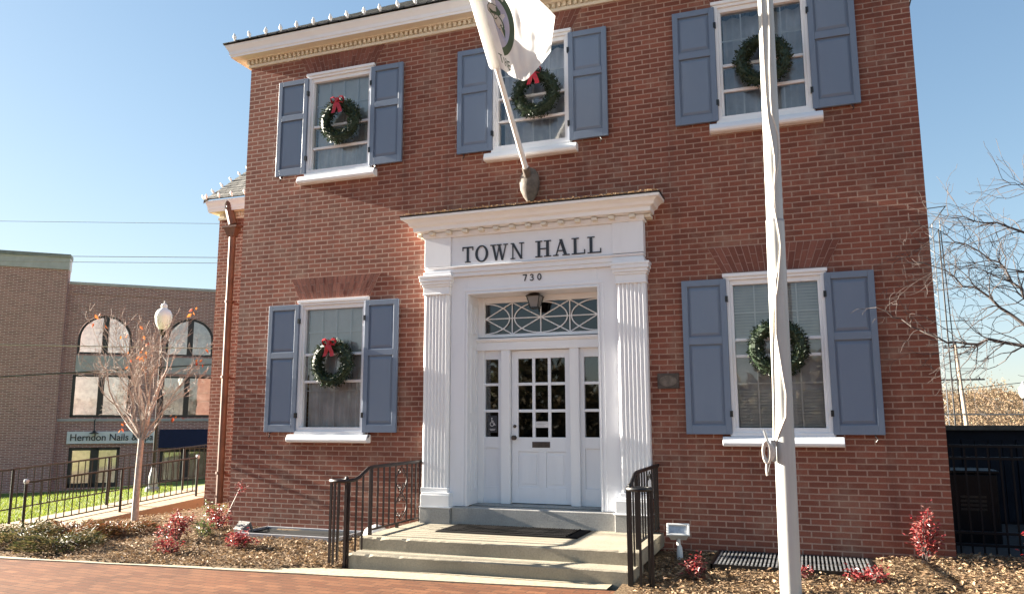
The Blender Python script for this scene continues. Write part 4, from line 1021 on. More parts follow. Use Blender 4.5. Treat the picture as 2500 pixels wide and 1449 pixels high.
# ------------------------------------------------------------------ wreaths
def make_wreath(seed):
    r = random.Random(seed); t = thing('wreath', 'x', 'wreath', (0, 0, 0), 'evergreen wreaths hung in the windows')
    Rm, rm = .242, .082
    m = MB()
    for i in range(2200):
        a = r.uniform(0, 2*math.pi); b = r.uniform(0, 2*math.pi); q = rm*(r.uniform(.45, 1.0))
        c = Vector((math.cos(a), 0, math.sin(a))); p = c*(Rm+q*math.cos(b))+Vector((0, -q*math.sin(b)*1.0-.01, 0))
        out = (c*math.cos(b)+Vector((0, -math.sin(b), 0))); tg = Vector((-math.sin(a), 0, math.cos(a)))
        d = (out*r.uniform(.4, 1)+tg*r.uniform(-.7, .9)+Vector((r.uniform(-.3, .3), r.uniform(-.3, .3), r.uniform(-.3, .3))))
        L = r.uniform(.028, .055); m.leaf(p, d, out+Vector((r.uniform(-.5, .5),)*3), L, L*r.uniform(.3, .5))
    m.build('foliage', 'fir', t, recalc=False)
    k = MB()
    nn, mm_ = 28, 8
    k.v = [((Rm+.065*math.cos(2*math.pi*j/mm_))*math.cos(2*math.pi*i/nn), .065*math.sin(2*math.pi*j/mm_)-.01, (Rm+.065*math.cos(2*math.pi*j/mm_))*math.sin(2*math.pi*i/nn)) for i in range(nn) for j in range(mm_)]
    k.f = [(i*mm_+j, ((i+1) % nn)*mm_+j, ((i+1) % nn)*mm_+(j+1) % mm_, i*mm_+(j+1) % mm_) for i in range(nn) for j in range(mm_)]
    k.build('wreath_core', 'fir', t)
    b = MB(); zc_ = Rm+.03; y0 = -.095
    def ribbon(path, wv, wd):
        q = []
        for p in path: q += [Vector(p)-Vector(wv)*wd/2, Vector(p)+Vector(wv)*wd/2]
        b.add(q, [(2*i, 2*i+2, 2*i+3, 2*i+1) for i in range(len(path)-1)])
    for s_ in (-1, 1):
        ribbon([(0, y0, zc_), (s_*.05, y0-.035, zc_+.045), (s_*.095, y0-.03, zc_+.04), (s_*.105, y0, zc_+.005), (s_*.08, y0+.02, zc_-.03), (s_*.03, y0+.01, zc_-.015), (0, y0, zc_)], (0, .55, .5), .06)
        ribbon([(0, y0-.01, zc_), (s_*.02, y0-.03, zc_-.06), (s_*.045, y0-.01, zc_-.13), (s_*.06, y0-.02, zc_-.185)], (1, .1, .15), .058)
    b.box(-.022, .022, y0-.035, y0+.02, zc_-.022, zc_+.03)
    b.build('bow', 'red_ribbon', t, smooth=True, recalc=False)
    return t
W0 = make_wreath(1)
spots = [(-2.93, -.10, 2.315, .02, 'evergreen wreath with red bow in the ground floor window beside the window well'),
         (-2.93, -.10, 5.875, -.08, 'evergreen wreath with red bow in the upper window at the downspout end of the facade'),
         (.10, -.10, 5.845, .05, 'evergreen wreath with red bow partly behind the flag, in the upper middle window'),
         (3.01, -.10, 5.835, .4, 'dark wreath behind the tall pole in an upper floor window'),
         (3.005, -.10, 2.335, -.3, 'dark wreath behind the tall pole in the ground floor window with blinds')]
for i, (x, y, z, ry, lab) in enumerate(spots):
    o = W0 if i == 0 else copy_tree(W0)
    o.location = (x, y, z); o.rotation_euler = (0, 0, 0); o['label'] = lab
    for c in kids(o):
        if i > 2 and c.name.startswith('bow'): bpy.data.objects.remove(c); continue
        if not c.name.startswith('bow'): c.rotation_euler = (0, ry*3, 0)
    o.scale = (1.03, 1.0, 1.03)

# ------------------------------------------------------------------ strings of bulbs along the eaves
def bulb_string(label, pts, ups, loc):
    t = thing('light_string', label, 'light string', loc, 'strings of white bulbs along the eaves')
    m = MB(); path = []
    for a, b in zip(pts, pts[1:]): path += [Vector(a), Vector(a).lerp(Vector(b), .5)-Vector((0, 0, .015))]
    path.append(Vector(pts[-1])); m.tube(path, .005, 5); m.build('cord', 'wire', t)
    for i, (p, u) in enumerate(zip(pts, ups)):
        b = MB(); p = Vector(p); b.lathe((0, 0, 0), [(.013, -.01), (.014, .012), (.022, .03), (.021, .045), (.010, .075), (.002, .085)], 9)
        q = Vector((0, 0, 1)).rotation_difference(Vector(u).normalized()); b.v = [p+q @ Vector(v)*1.3 for v in b.v]; b.build('bulb', 'bulb', t, smooth=True)
    return t
rb = random.Random(4)
P_ = [(-4.74+.285*i+rb.uniform(-.02, .02), -.305, 7.365) for i in range(34)]
bulb_string('string of white bulbs along the front roof edge of the main building', P_, [(rb.uniform(-.3, .1), -.15, 1) for _ in P_], (-4.7, -.3, 7.36))
P_ = [(-4.95+1.05*.27*i, -.30+1.05*.27*i, 7.38+HIP*1.05*.27*i) for i in range(0)]
P2 = [(WG-.16+.32*i, WY-.235, wz+.03) for i in range(9)]
bulb_string('string of white bulbs along the front eave of the low side wing', P2, [(rb.uniform(-.3, .1), -.2, 1) for _ in P2], (WG, WY-.2, wz))
P2 = [(WG-.24, WY-.2+.26*i, wz+.035+.26*i*wk) for i in range(10)]
bulb_string('string of white bulbs climbing the sloping gable edge of the side wing', P2, [(-.6, -.2, 1) for _ in P2], (WG-.24, WY-.2, wz))

# ------------------------------------------------------------------ railings of the ramp
def ramp_rail(x, dz, y0, y1, posts, label, mat, knob_=True):
    t = thing('ramp_railing', label, 'railing', (x, y0, ramp_z(y0)), 'railings of the concrete ramp')
    zt = lambda y: ramp_z(max(y, -.5))+.812+dz; zb = lambda y: ramp_z(max(y, -.5))+.115+dz
    m = MB(); m.tube([(x, y, zt(y)) for y in np.linspace(y0, y1, 8)], .019, 6); m.build('top_rail', mat, t, smooth=True)
    m = MB(); m.tube([(x, y, zb(y)) for y in np.linspace(y0, y1, 8)], .013, 6); m.build('bottom_rail', mat, t, smooth=True)
    for p in posts:
        m = MB(); m.tube([(x+.02, p, ramp_z(p)-.06), (x+.02, p, zt(p)+.0)], .026, 6); m.build('post', mat, t)
    y = y0+.17
    while y < y1-.05:
        if all(abs(y-p) > .06 for p in posts): m = MB(); m.tube([(x, y, zb(y)), (x, y, zt(y))], .0105, 5); m.build('baluster', mat, t)
        y += .158
    if knob_:
        for p in (posts[0], posts[-1]):
            m = MB(); m.lathe((x+.02, p, zt(p)), [(.03, -.02), (.045, .02), (.035, .05), (.005, .065)], 8); m.build('post_cap', 'steel', t, smooth=True)
ramp_rail(-9.2, 0.0, .37, 4.45, (.37, 2.39, 4.42), 'nearer dark metal railing of the ramp, right behind the bare young tree', 'iron')
ramp_rail(-10.2, .14, -1.2, 9.0, (-1.2, .9, 3.0, 5.1, 7.2, 9.0), 'farther dark metal railing of the ramp, along the lawn edge', 'iron', False)

# ------------------------------------------------------------------ trees
def grow(m, p, d, L, r, depth, rnd, spread=.5, up=.12, seg=4, shrink=.72, kids_n=(2, 3), tips=None, wig=.18, nside=5, minr=.0025):
    pts = [Vector(p)]; rs = [r]; d = Vector(d).normalized()
    for i in range(seg):
        d = (d+Vector((rnd.gauss(0, wig), rnd.gauss(0, wig), rnd.gauss(0, wig)+up))).normalized()
        pts.append(pts[-1]+d*L/seg); rs.append(max(minr, r*(1-.45*(i+1)/seg)))
    m.tube(pts, rs, nside if depth > 1 else 4, cap=False)
    if depth == 0:
        if tips is not None: tips.append((pts[-1], d)); tips.append((pts[-2], d))
        return
    n = rnd.randint(*kids_n)
    for k in range(n):
        j = seg if k == 0 else rnd.randint(1, seg)
        ax = d.orthogonal(); ax.rotate(Matrix.Rotation(rnd.uniform(0, 6.28), 3, d)); 
        nd_ = d.lerp(ax.normalized(), 0.15 if k == 0 else rnd.uniform(spread*.6, spread)).normalized()
        grow(m, pts[j], nd_, L*shrink*rnd.uniform(.75, 1.15), max(minr, rs[j]*(.85 if k == 0 else .62)), depth-1, rnd, spread, up, seg, shrink, kids_n, tips, wig, nside, minr)
ty = thing('young_tree', 'slender young tree with bare upright branches and a few orange leaves beside the ramp', 'tree', (-6.49, .106, -.06))
m = MB(); m.tube([(-6.50, .106, -.15), (-6.50, .10, .3), (-6.505, .11, .8), (-6.487, .109, 1.25)], [.060, .050, .045, .043], 10)
m.build('trunk', 'bark', ty, smooth=True)
rt_ = random.Random(19); tips = []; m = MB(); F0 = Vector((-6.487, .109, 1.23))
for (dx, dy, dz, L, r) in ((-.42, -.1, 1, 1.0, .026), (-.18, .1, 1, 1.12, .030), (.06, -.1, 1, 1.15, .032), (.30, .08, 1, 1.05, .026), (.55, .15, .95, .9, .022), (-.6, .2, .9, .85, .02), (.1, .3, 1, 1.0, .024), (-.05, -.3, 1, 1.0, .022), (.75, -.05, .8, .7, .018), (-.78, -.1, .85, .72, .018), (.42, -.2, .9, .9, .02), (-.3, -.2, 1, .9, .02)):
    grow(m, F0+Vector((U(-.02, .02), U(-.02, .02), U(-.06, .05))), (dx*.95, dy, dz), L*.92, r*.85, 4, rt_, .5, .085, 4, .62, (2, 4), tips, .17, 5, .0024)
m.build('branches', 'bark', ty, smooth=True, recalc=False)
m = MB(); rl = random.Random(8)
cl = rl.sample(tips, 7)
cl = [Vector(c[0]) for c in cl]+[Vector((-6.5, 0, 2.45)), Vector((-6.45, -.0, 2.5)), Vector((-6.4, 0, 2.8)), Vector((-7.2, -.2, 3.2)), Vector((-5.8, .25, 3.3)), Vector((-6.75, 0, 1.50)), Vector((-5.95, .2, 1.6))]
for c in cl:
    for j in range(rl.randint(2, 5)):
        p = c+Vector((rl.gauss(0, .06), rl.gauss(0, .05), rl.gauss(-.03, .06))); L = rl.uniform(.05, .10)
        m.leaf(p, (rl.gauss(0, .5), rl.gauss(0, .5), -.8), (rl.gauss(0, 1), rl.gauss(0, 1), rl.gauss(0, .4)), L, L*.55)
m.build('leaves', 'orange_leaf', ty, recalc=False)
# spreading bare tree reaching in from the fence side
bt_ = thing('bare_tree', 'spreading bare tree with fine grey twigs reaching over the black fence to the brick corner', 'tree', (8.1, -.6, -.02))
m = MB(); m.tube([(8.1, -.6, -.1), (8.08, -.6, .6), (8.0, -.58, 1.3), (7.95, -.55, 1.8)], [.17, .15, .135, .12], 12); m.build('trunk', 'dark_bark', bt_, smooth=True)
m = MB(); rt_ = random.Random(31); tips = []
limbs = [[(7.95, -.55, 1.75), (6.6, -.5, 2.0), (5.387, -.4, 2.466), (5.186, -.4, 2.652), (4.983, -.4, 2.877), (4.80, -.4, 3.0), (4.599, -.4, 3.129), (4.431, -.4, 3.177)],
         [(7.95, -.55, 1.7), (6.8, -.5, 1.95), (5.9, -.42, 2.2), (5.368, -.4, 2.251), (5.06, -.4, 2.333), (4.87, -.4, 2.29), (4.69, -.4, 2.304), (4.5, -.4, 2.41), (4.362, -.4, 2.489), (4.19, -.4, 2.60), (4.041, -.4, 2.711)],
         [(7.95, -.55, 1.8), (6.7, -.5, 2.25), (5.9, -.42, 2.55), (5.41, -.4, 2.734), (5.32, -.4, 2.9), (5.225, -.4, 3.12), (5.05, -.4, 3.25), (4.833, -.4, 3.368), (4.69, -.4, 3.513)],
         [(7.9, -.5, 1.8), (6.9, -.3, 2.7), (6.0, -.2, 3.2), (5.473, -.3, 3.446), (5.25, -.35, 3.55), (5.039, -.4, 3.571), (4.80, -.4, 3.66)],
         [(7.9, -.5, 1.8), (7.1, -.5, 3.0), (6.2, -.5, 3.7), (5.55, -.4, 3.85), (5.40, -.4, 3.93)],
         [(7.9, -.5, 1.8), (7.0, .2, 2.6), (6.2, .3, 2.9), (5.6, .2, 3.1), (5.1, .1, 3.2)]]
for li, P in enumerate(limbs):
    P = [Vector(p) for p in P]; path = []
    for a, b in zip(P, P[1:]):
        path += [a, a.lerp(b, .5)+Vector((rt_.gauss(0, .018), rt_.gauss(0, .018), rt_.gauss(0, .018)))]
    path.append(P[-1]); n_ = len(path)
    rs = [lerp(.045, .0035, (i/(n_-1))**.36) for i in range(n_)]
    m.tube(path, rs, 7, cap=False)
    for i in range(3, n_):
        for k_ in range(1 if path[i].x < 4.75 else (3 if i > 5 else 1)):
            d = (path[i]-path[i-1]).normalized(); ax = d.orthogonal(); ax.rotate(Matrix.Rotation(rt_.uniform(0, 6.28), 3, d))
            nd_ = d.lerp(ax.normalized(), rt_.uniform(.35, .65)); nd_.y *= .6
            grow(m, path[i], nd_, rt_.uniform(.16, .26) if path[i].x < 4.8 else rt_.uniform(.25, .5), min(.006, max(.0035, rs[i]*.5)), 1 if (path[i].x < 4.8 or li >= 3) else 2, rt_, .6, -.02, 4, .62, (2, 3), tips, .24, 4, .0018)
for k_ in range(8):   # rest of the crown, out of view
    a = R(-100+k_*32); grow(m, (7.95, -.55, 1.75), (math.cos(a), math.sin(a), .9), 1.4, .05, 4, rt_, .55, .05, 4, .74, (2, 3), tips, .2, 5, .003)
m.build('branches', 'dark_bark', bt_, smooth=True, recalc=False)

# ------------------------------------------------------------------ shrubs
def shrub(name, label, cat, loc, w_, h_, n, mat, seed, group, L=(.03, .06), stems=9, stemmat='dark_bark'):
    r = random.Random(seed); x, y = loc; z = bed_z(x, y)
    t = thing(name, label, cat, (x, y, z), group); s = MB(); m = MB()
    ends = []
    for i in range(stems):
        a = r.uniform(0, 6.28); q = r.uniform(.1, 1)
        e = Vector((x+w_*q*math.cos(a), y+w_*.8*q*math.sin(a), z+h_*r.choice((r.uniform(.4, .8), r.uniform(.8, 1.15)))*(1.1-.4*q)))
        b = Vector((x+r.uniform(-.05, .05), y+r.uniform(-.05, .05), z-.03)); mid = b.lerp(e, .55)+Vector((r.uniform(-.04, .04), r.uniform(-.04, .04), .04))
        s.tube([b, mid, e], [.006, .005, .003], 5, cap=False); ends.append((b, mid, e))
    s.build('stems', stemmat, t, recalc=False)
    for i in range(int(n*1.6)):
        b, mid, e = r.choice(ends); tt = r.uniform(.25, 1.05)
        p = b.lerp(mid, tt*2) if tt < .5 else mid.lerp(e, (tt-.5)*2)
        sg_ = .055*(1.15-.75*min(1, tt)); p = p+Vector((r.gauss(0, sg_), r.gauss(0, sg_), r.gauss(0, .03))); p.z = max(p.z, z+.02)
        a = r.uniform(0, 6.28); l_ = r.uniform(*L)
        m.leaf(p, (math.cos(a), math.sin(a), r.uniform(-.5, .7)), (r.uniform(-1, 1), r.uniform(-1, 1), 1), l_, l_*r.uniform(.34, .52))
    m.build('leaves', mat, t, recalc=False)
    return t
GN = 'red leaved shrubs in the planting beds'
shrub('red_shrub', 'largest red leaved shrub, between the young tree and the downspout corner', 'shrub', (-4.55, -1.15), .26, .42, 420, 'red_leaf', 1, GN, stems=12)
shrub('red_shrub', 'low red shrub sprawling at the front of the bed beneath the largest red shrub', 'shrub', (-4.10, -1.75), .14, .16, 170, 'red_leaf', 2, GN, stems=7)
shrub('red_shrub', 'red leaved shrub with one tall shoot against the brick corner by the downspout', 'shrub', (-4.55, -.32), .24, .36, 330, 'red_leaf', 3, GN, stems=10)
shrub('red_shrub', 'wide low shrub of purplish red leaves in front of the window well', 'shrub', (-3.40, -1.35), .26, .17, 300, 'red_leaf', 4, GN, stems=12)
shrub('red_shrub', 'tall narrow red shrub at the brick corner next to the black fence', 'shrub', (4.35, -.22), .17, .55, 480, 'red_leaf', 5, GN, stems=12)
shrub('red_shrub', 'red shrub with bent bare stem in front of the black fence', 'shrub', (5.35, -.25), .24, .50, 380, 'red_leaf', 6, GN, L=(.035, .07), stems=9)
shrub('red_shrub', 'small red shrub beside the pale floodlight and black handrail', 'shrub', (2.15, -1.30), .15, .20, 150, 'red_leaf', 7, GN, stems=7)
shrub('red_shrub', 'tiny red shrub right behind the foot of the tall pole', 'shrub', (3.15, -1.15), .14, .10, 80, 'red_leaf', 8, GN, stems=5)
shrub('red_shrub', 'small spreading red shrub in front of the steel grating corner', 'shrub', (3.72, -1.15), .25, .16, 190, 'red_leaf', 9, GN, stems=8)
m = MB()
s_ = bpy.data.objects['red_shrub.002']
m.tube([(-4.45, -.3, .2), (-4.33, -.28, .45), (-4.27, -.26, .60)], [.006, .005, .003], 5, cap=False); m.build('tall_shoot', 'pale_wire', s_, recalc=False)
m = MB(); r5 = random.Random(77)
for i in range(45):
    a = r5.uniform(0, 6.28); m.leaf((-4.27+r5.gauss(0, .04), -.26+r5.gauss(0, .03), .56+r5.gauss(0, .06)), (math.cos(a), math.sin(a), r5.uniform(-.2, .8)), (r5.uniform(-1, 1), r5.uniform(-1, 1), 1), .05, .018)
m.build('shoot_leaves', 'red_leaf', s_, recalc=False)
GG = 'small green plants by the wall'
shrub('green_plant', 'small pale green plant at the foot of the side wing', 'plant', (-5.55, .75), .18, .26, 170, 'green_leaf', 21, GG)
shrub('green_plant', 'small dull green plant between two red shrubs', 'plant', (-4.45, -.75), .16, .24, 160, 'green_leaf', 22, GG)
def juniper(loc, w_, d_, h_, n, mat, seed, label):
    r = random.Random(seed); x, y = loc; z = bed_z(x, y); t = thing('juniper', label, 'shrub', (x, y, z), 'low creeping junipers at the ramp'); m = MB()
    for i in range(n):
        a = r.uniform(0, 6.28); q = math.sqrt(r.random()); px = x+w_*q*math.cos(a); py = y+d_*q*math.sin(a)
        hh_ = h_*(1-q*q*.75)*r.uniform(.35, 1.05)*(.75+.5*math.sin(px*7+1)*math.sin(py*6)); p = Vector((px, py, bed_z(px, py)+max(.01, hh_)))
        l_ = r.uniform(.05, .11); m.leaf(p, (math.cos(a)+r.gauss(0, .5), math.sin(a)+r.gauss(0, .5), r.uniform(-.1, .7)), (r.gauss(0, .5), r.gauss(0, .5), 1), l_, l_*.22)
    m.build('sprays', mat, t, recalc=False)
    s = MB()
    for i in range(10):
        a = r.uniform(0, 6.28); s.tube([(x, y, z), (x+w_*.5*math.cos(a), y+d_*.5*math.sin(a), z+h_*.5), (x+w_*.9*math.cos(a), y+d_*.9*math.sin(a), z+h_*.35)], [.01, .007, .003], 4, cap=False)
    s.build('stems', 'dark_bark', t, recalc=False)
juniper((-5.65, -1.95), .55, .45, .24, 1700, 'juniper', 1, 'low green juniper at the edge of the brick pavement')
juniper((-6.45, -1.80), .60, .55, .30, 1800, 'juniper', 2, 'low green juniper nearest the foot of the ramp')
juniper((-6.15, -1.25), .55, .42, .26, 1500, 'juniper_red', 3, 'bronzed juniper between green juniper and young tree')
juniper((-5.75, -.85), .45, .35, .20, 1100, 'juniper_red', 4, 'reddest creeping juniper right at the foot of the young tree')
juniper((-7.25, -1.55), .60, .55, .26, 1400, 'juniper', 5, 'low green juniper along the ramp edge behind the others')

# ------------------------------------------------------------------ street lamps
def acorn_lamp(loc, H, label, sc=1.0, base=True):
    x, y, z = loc; t = thing('street_lamp', label, 'street lamp', loc, 'old fashioned street lamps')
    m = MB(); m.lathe((x, y, z), [(.20, 0), (.20, .10), (.15, .14), (.13, .40), (.10, .52), (.075, .62), (.06, .70)], 14); m.build('base', 'grey_metal', t, smooth=True)
    m = MB(); m.tube([(x, y, z+.68), (x, y, z+H*.5), (x, y, z+H-1.0*sc)], [.058, .05, .043], 12); m.lathe((x, y, z+H-1.02*sc), [(.05, 0), (.08*sc, .03), (.10*sc, .10*sc), (.13*sc, .17*sc), (.10*sc, .20*sc)], 14)
    m.build('post', 'iron', t, smooth=True)
    b = z+H-.84*sc
    m = MB(); m.lathe((x, y, b), [(.12*sc, 0), (.19*sc, .12*sc), (.235*sc, .27*sc), (.24*sc, .36*sc)], 18); m.build('globe', 'globe', t, smooth=True)
    m = MB(); m.lathe((x, y, b), [(.245*sc, .355*sc), (.25*sc, .37*sc), (.24*sc, .48*sc), (.19*sc, .59*sc), (.10*sc, .65*sc), (.085*sc, .68*sc), (.10*sc, .72*sc), (.08*sc, .78*sc), (.03*sc, .81*sc), (.012*sc, .84*sc), (.02*sc, .87*sc), (.002, .90*sc)], 18)
    m.build('globe_cap', 'globe', t, smooth=True)
acorn_lamp((-15.05, 9.22, -.55), 5.66, 'black street lamp with a white acorn globe behind the young tree')
acorn_lamp((10.28, 21.71, -1.0), 3.75, 'distant white globe street lamp above the black fence', .62)

# ------------------------------------------------------------------ neighbouring brown brick building
NP = Vector((-32.104, 22.134, 0)); NU_ = Vector((.743, .669, 0)); NN = Vector((.669, -.743, 0))
nb_ = thing('shop_building', 'brown brick three storey building with arched windows and shopfronts beyond the lawn', 'building', (-32.1, 22.1, -2.1))
class NB(MB):   # builds in (along facade, outward, height)
    def build(s, *a, **k):
        s.v = [tuple(NP+NU_*p[0]+NN*(-p[1])+Vector((0, 0, p[2]))) for p in s.v]; return MB.build(s, *a, **k)
# inward positive, as with y for the town hall
def nb_wall():
    m = NB(); cols = [(-.95, 1.85), (3.35, 6.0)]
    hs = []
    for a, b in cols: hs += [(a, b, 1.70, 3.92, 0), (a+.1, b-.1, 5.03, 7.12, 1)]
    hs += [(-.85, 1.55, -1.9, .14, 0), (3.5, 6.0, -1.85, -.02, 0)]
    wall_grid(m, (-1.5, 14), (-3.0, 8.72), [h[:4] for h in hs], 0, .25)
    for h in hs:   # brick spandrels rounding off the arched heads
        if not h[4]: continue
        a, b, zt = h[0], h[1], h[3]; c = (a+b)/2; r = (b-a)/2; zs = zt-r
        n = 12
        for sgn in (-1, 1):
            pts = [(c+sgn*r, 0.001, zt)]+[(c+sgn*r*math.cos(R(90*i/n)), 0.001, zs+r*math.sin(R(90*i/n))) for i in range(n+1)]
            for i in range(1, len(pts)-1): m.add([pts[0], pts[i], pts[i+1]], [(0, 1, 2)])
    return m
nb_wall_o = nb_wall().build('wall', 'brown_brick', nb_, recalc=False)
NLEFT = -12.0
m = NB(); m.box(NLEFT, -1.5, -.35, .45, -3, 9.42); m.build('left_block_wall', 'brown_brick', nb_)
m = NB(); m.box(NLEFT, -1.47, -.42, .5, 9.421, 10.05); m.build('left_parapet', 'pale_stone', nb_)
m = NB(); m.box(NLEFT, -1.44, -.47, .55, 10.051, 10.24); m.build('left_coping', 'grey_coping', nb_)
m = NB(); m.box(-1.44, 14, -.06, .5, 8.72, 8.86); m.build('coping', 'pale_stone', nb_)
m = NB(); m.box(-1.5, 14, 6, 6.3, -3, 8.7); m.box(13.8, 14, .3, 6, -3, 8.7); m.box(-1.4, 13.8, .3, 6, 8.3, 8.6); m.box(-1.4, 13.8, .3, 6, 1.2, 1.5); m.box(-1.4, 13.8, .3, 6, 4.4, 4.6); m.box(-1.4, 13.8, 3, 3.1, -3, 8.5); m.build('interior', 'curtain', nb_)
m = NB(); m.box(-1.5, 14, -.05, .02, 1.50, 1.62); m.build('belt_course', 'pale_stone', nb_)
m = NB(); m.box(-1.5, 14, -.03, .02, 8.22, 8.72); m.build('brick_band', 'brown_brick', nb_)
for a, b in ((-.95, 1.85), (3.35, 6.0)):
    m = NB(); m.box(a+.1, b-.1, -.04, .02, 4.05, 4.93); m.build('spandrel_panel', 'pale_stone', nb_)
    # rectangular window
    m = NB(); z0, z1 = 1.70, 3.92; c = (a+b)/2-.03
    for q in ((a, a+.14, z0, z1), (b-.14, b, z0, z1), (c-.14, c+.14, z0, z1), (a, b, z1-.09, z1+.10), (a, b, z0, z0+.13)): m.box(q[0], q[1], .05-.001*q[0] % .01, .2, q[2], q[3])
    f = m.build('window', 'bronze_frame', nb_)
    m = NB(); m.add([(a+.1, .12, z0), (b-.1, .12, z0), (b-.1, .12, z1), (a+.1, .12, z1)], [(0, 1, 2, 3)]); m.build('pane', 'ngb_glass', f, recalc=False)
    # arched window
    A, B = a+.1, b-.1; c = (A+B)/2; r = (B-A)/2; zt = 7.12; zs = zt-r; n = 24
    arc = [(c+r*math.cos(math.pi*i/n), zs+r*math.sin(math.pi*i/n)) for i in range(n+1)]
    m = NB(); ri = r-.13
    out = [(B, 5.03)]+arc+[(A, 5.03)]; inn = [(B-.13, 5.03)]+[(c+ri*math.cos(math.pi*i/n), zs+ri*math.sin(math.pi*i/n)) for i in range(n+1)]+[(A+.13, 5.03)]
    for i in range(len(out)-1): m.add([(out[i][0], .06, out[i][1]), (out[i+1][0], .06, out[i+1][1]), (inn[i+1][0], .06, inn[i+1][1]), (inn[i][0], .06, inn[i][1])], [(0, 1, 2, 3)])
    m.box(c-.15, c+.15, .055, .2, 5.03, zt-.02); m.box(A, B, .052, .2, 5.03, 5.13)
    f = m.build('window', 'bronze_frame', nb_, recalc=False)
    m = NB(); m.add([(x, .12, z) for x, z in inn], [tuple(range(len(inn)))]); m.build('pane', 'ngb_glass', f, recalc=False)
for a, b, z0, z1 in ((-.85, 1.55, -1.9, .14), (3.5, 6.0, -1.85, -.02)):
    m = NB(); c = (a+b)/2
    for q in ((a, a+.16, z0, z1), (b-.16, b, z0, z1), (c-.2, c+.2, z0, z1), (a, b, z1-.15, z1), (a, b, z0, z0+.22)): m.box(q[0], q[1], .06, .2, q[2], q[3])
    f = m.build('shopfront', 'bronze_frame', nb_)
    m = NB(); m.add([(a, .13, z0), (b, .13, z0), (b, .13, z1), (a, .13, z1)], [(0, 1, 2, 3)]); m.build('pane', 'ngb_glass', f, recalc=False)
m = NB(); m.box(-.97, 3.27, -.14, -.02, .34, .97); sg = m.build('shop_sign', 'sign_white', nb_, bevel=.01)
cu_ = bpy.data.curves.new('sign_lettering', 'FONT'); cu_.body = 'Herndon Nails & Spa'; cu_.size = .50; cu_.extrude = .012; cu_.align_x = 'CENTER'; cu_.offset = .004
tmp = bpy.data.objects.new('tmp', cu_); COL.objects.link(tmp)
me_ = bpy.data.meshes.new_from_object(tmp); bpy.data.objects.remove(tmp)
me_.materials.clear(); me_.materials.append(M['black_letter'])
lo = bpy.data.objects.new('sign_lettering', me_); COL.objects.link(lo); lo.parent = sg
p = NP+NU_*1.15+NN*.155+Vector((0, 0, .50))
lo.matrix_basis = Matrix.Translation(p-nb_.location) @ Matrix((NU_, Vector((0, 0, 1)), NN)).transposed().to_4x4() @ Matrix.Diagonal((.93, 1.0, 1, 1))
m = NB(); m.prism([(3.42, -.05, 1.05), (3.42, -.45, .08), (3.42, -.02, .08)], (2.6, 0, 0)); m.build('awning', 'navy', nb_)
m = NB(); m.tube([(.28, -.02, 1.60), (.28, -.35, 1.55), (.30, -.40, 1.2), (.30, -.38, 1.0)], .03, 6); m.lathe((.30, -.38, .86), [(.24, 0), (.20, .04), (.08, .09), (.05, .16)], 12)
m.build('sign_lamp', 'bronze_frame', nb_)

# ------------------------------------------------------------------ fence side: picket fence, board screen, cabinet
fe = thing('picket_fence', 'black metal picket fence joining the brick corner', 'fence', (4.72, .6, .03))
for z in (1.225, 1.09, .285, .155):
    m = MB(); m.box(4.70, 11.0, .585, .615, z-.016, z+.016); m.build('rail', 'fence_black', fe, bevel=.003)
for i in range(46):
    x = 4.80+.115*i; m = MB(); m.box(x-.009, x+.009, .591, .609, .06, 1.21); m.build('picket', 'fence_black', fe)
m = MB(); m.box(4.705, 4.755, .575, .625, .0, 1.30); m.build('post', 'fence_black', fe)
m = MB(); m.box(7.1, 7.15, .575, .625, .0, 1.30); m.build('post', 'fence_black', fe)
sc_ = thing('board_screen', 'dark upright board screen with top edge coloured as sunlit behind the picket fence', 'fence', (5, 4, 0))
m = MB(); m.box(4.70, 14, 3.985, 4.06, 0, 1.36); m.build('backing', 'screen', sc_)
m = MB()
for i in range(52): x = 4.72+.178*i; m.box(x, x+.165, 3.955+(.012 if i % 2 else 0), 3.984, .05, 1.22)
m.build('boards', 'screen', sc_)
m = MB(); m.box(4.70, 14, 3.90, 4.12, 1.361, 1.43); m.build('capping', 'sunlit_cap', sc_)  # lighter top strip: sunlight on the top edge put into its colour
cb_ = thing('utility_cabinet', 'low black utility cabinet standing between picket fence and board screen', 'cabinet', (5.2, 1.9, .02))
m = MB(); m.box(4.86, 5.42, 1.65, 2.25, .02, .86); m.build('body', 'black_paint', cb_, bevel=.02)
m = MB(); m.box(4.84, 5.44, 1.63, 2.27, .861, .90); m.build('lid', 'black_paint', cb_, bevel=.01)
m = MB()
for i in range(4): m.box(5.0, 5.28, 1.642, 1.649, .42+.05*i, .445+.05*i)
m.build('vents', 'iron', cb_)
bn = thing('wheeled_bin', 'black wheeled bin with a grey edged lid behind the picket fence', 'bin', (6.3, 1.9, .02))
m = MB(); m.add([(6.05, 1.7, .08), (6.55, 1.7, .08), (6.55, 2.2, .08), (6.05, 2.2, .08), (5.98, 1.62, .95), (6.62, 1.62, .95), (6.62, 2.28, .95), (5.98, 2.28, .95)], [(0, 1, 2, 3), (4, 5, 6, 7), (0, 1, 5, 4), (1, 2, 6, 5), (2, 3, 7, 6), (3, 0, 4, 7)]); m.build('body', 'black_paint', bn, bevel=.02)
m = MB(); m.add([(5.95, 1.58, .951), (6.65, 1.58, .951), (6.65, 2.32, 1.03), (5.95, 2.32, 1.03), (5.95, 1.58, .985), (6.65, 1.58, .985), (6.65, 2.32, 1.07), (5.95, 2.32, 1.07)], [(0, 1, 2, 3), (4, 5, 6, 7), (0, 1, 5, 4), (1, 2, 6, 5), (2, 3, 7, 6), (3, 0, 4, 7)]); m.build('lid', 'black_paint', bn, bevel=.008)
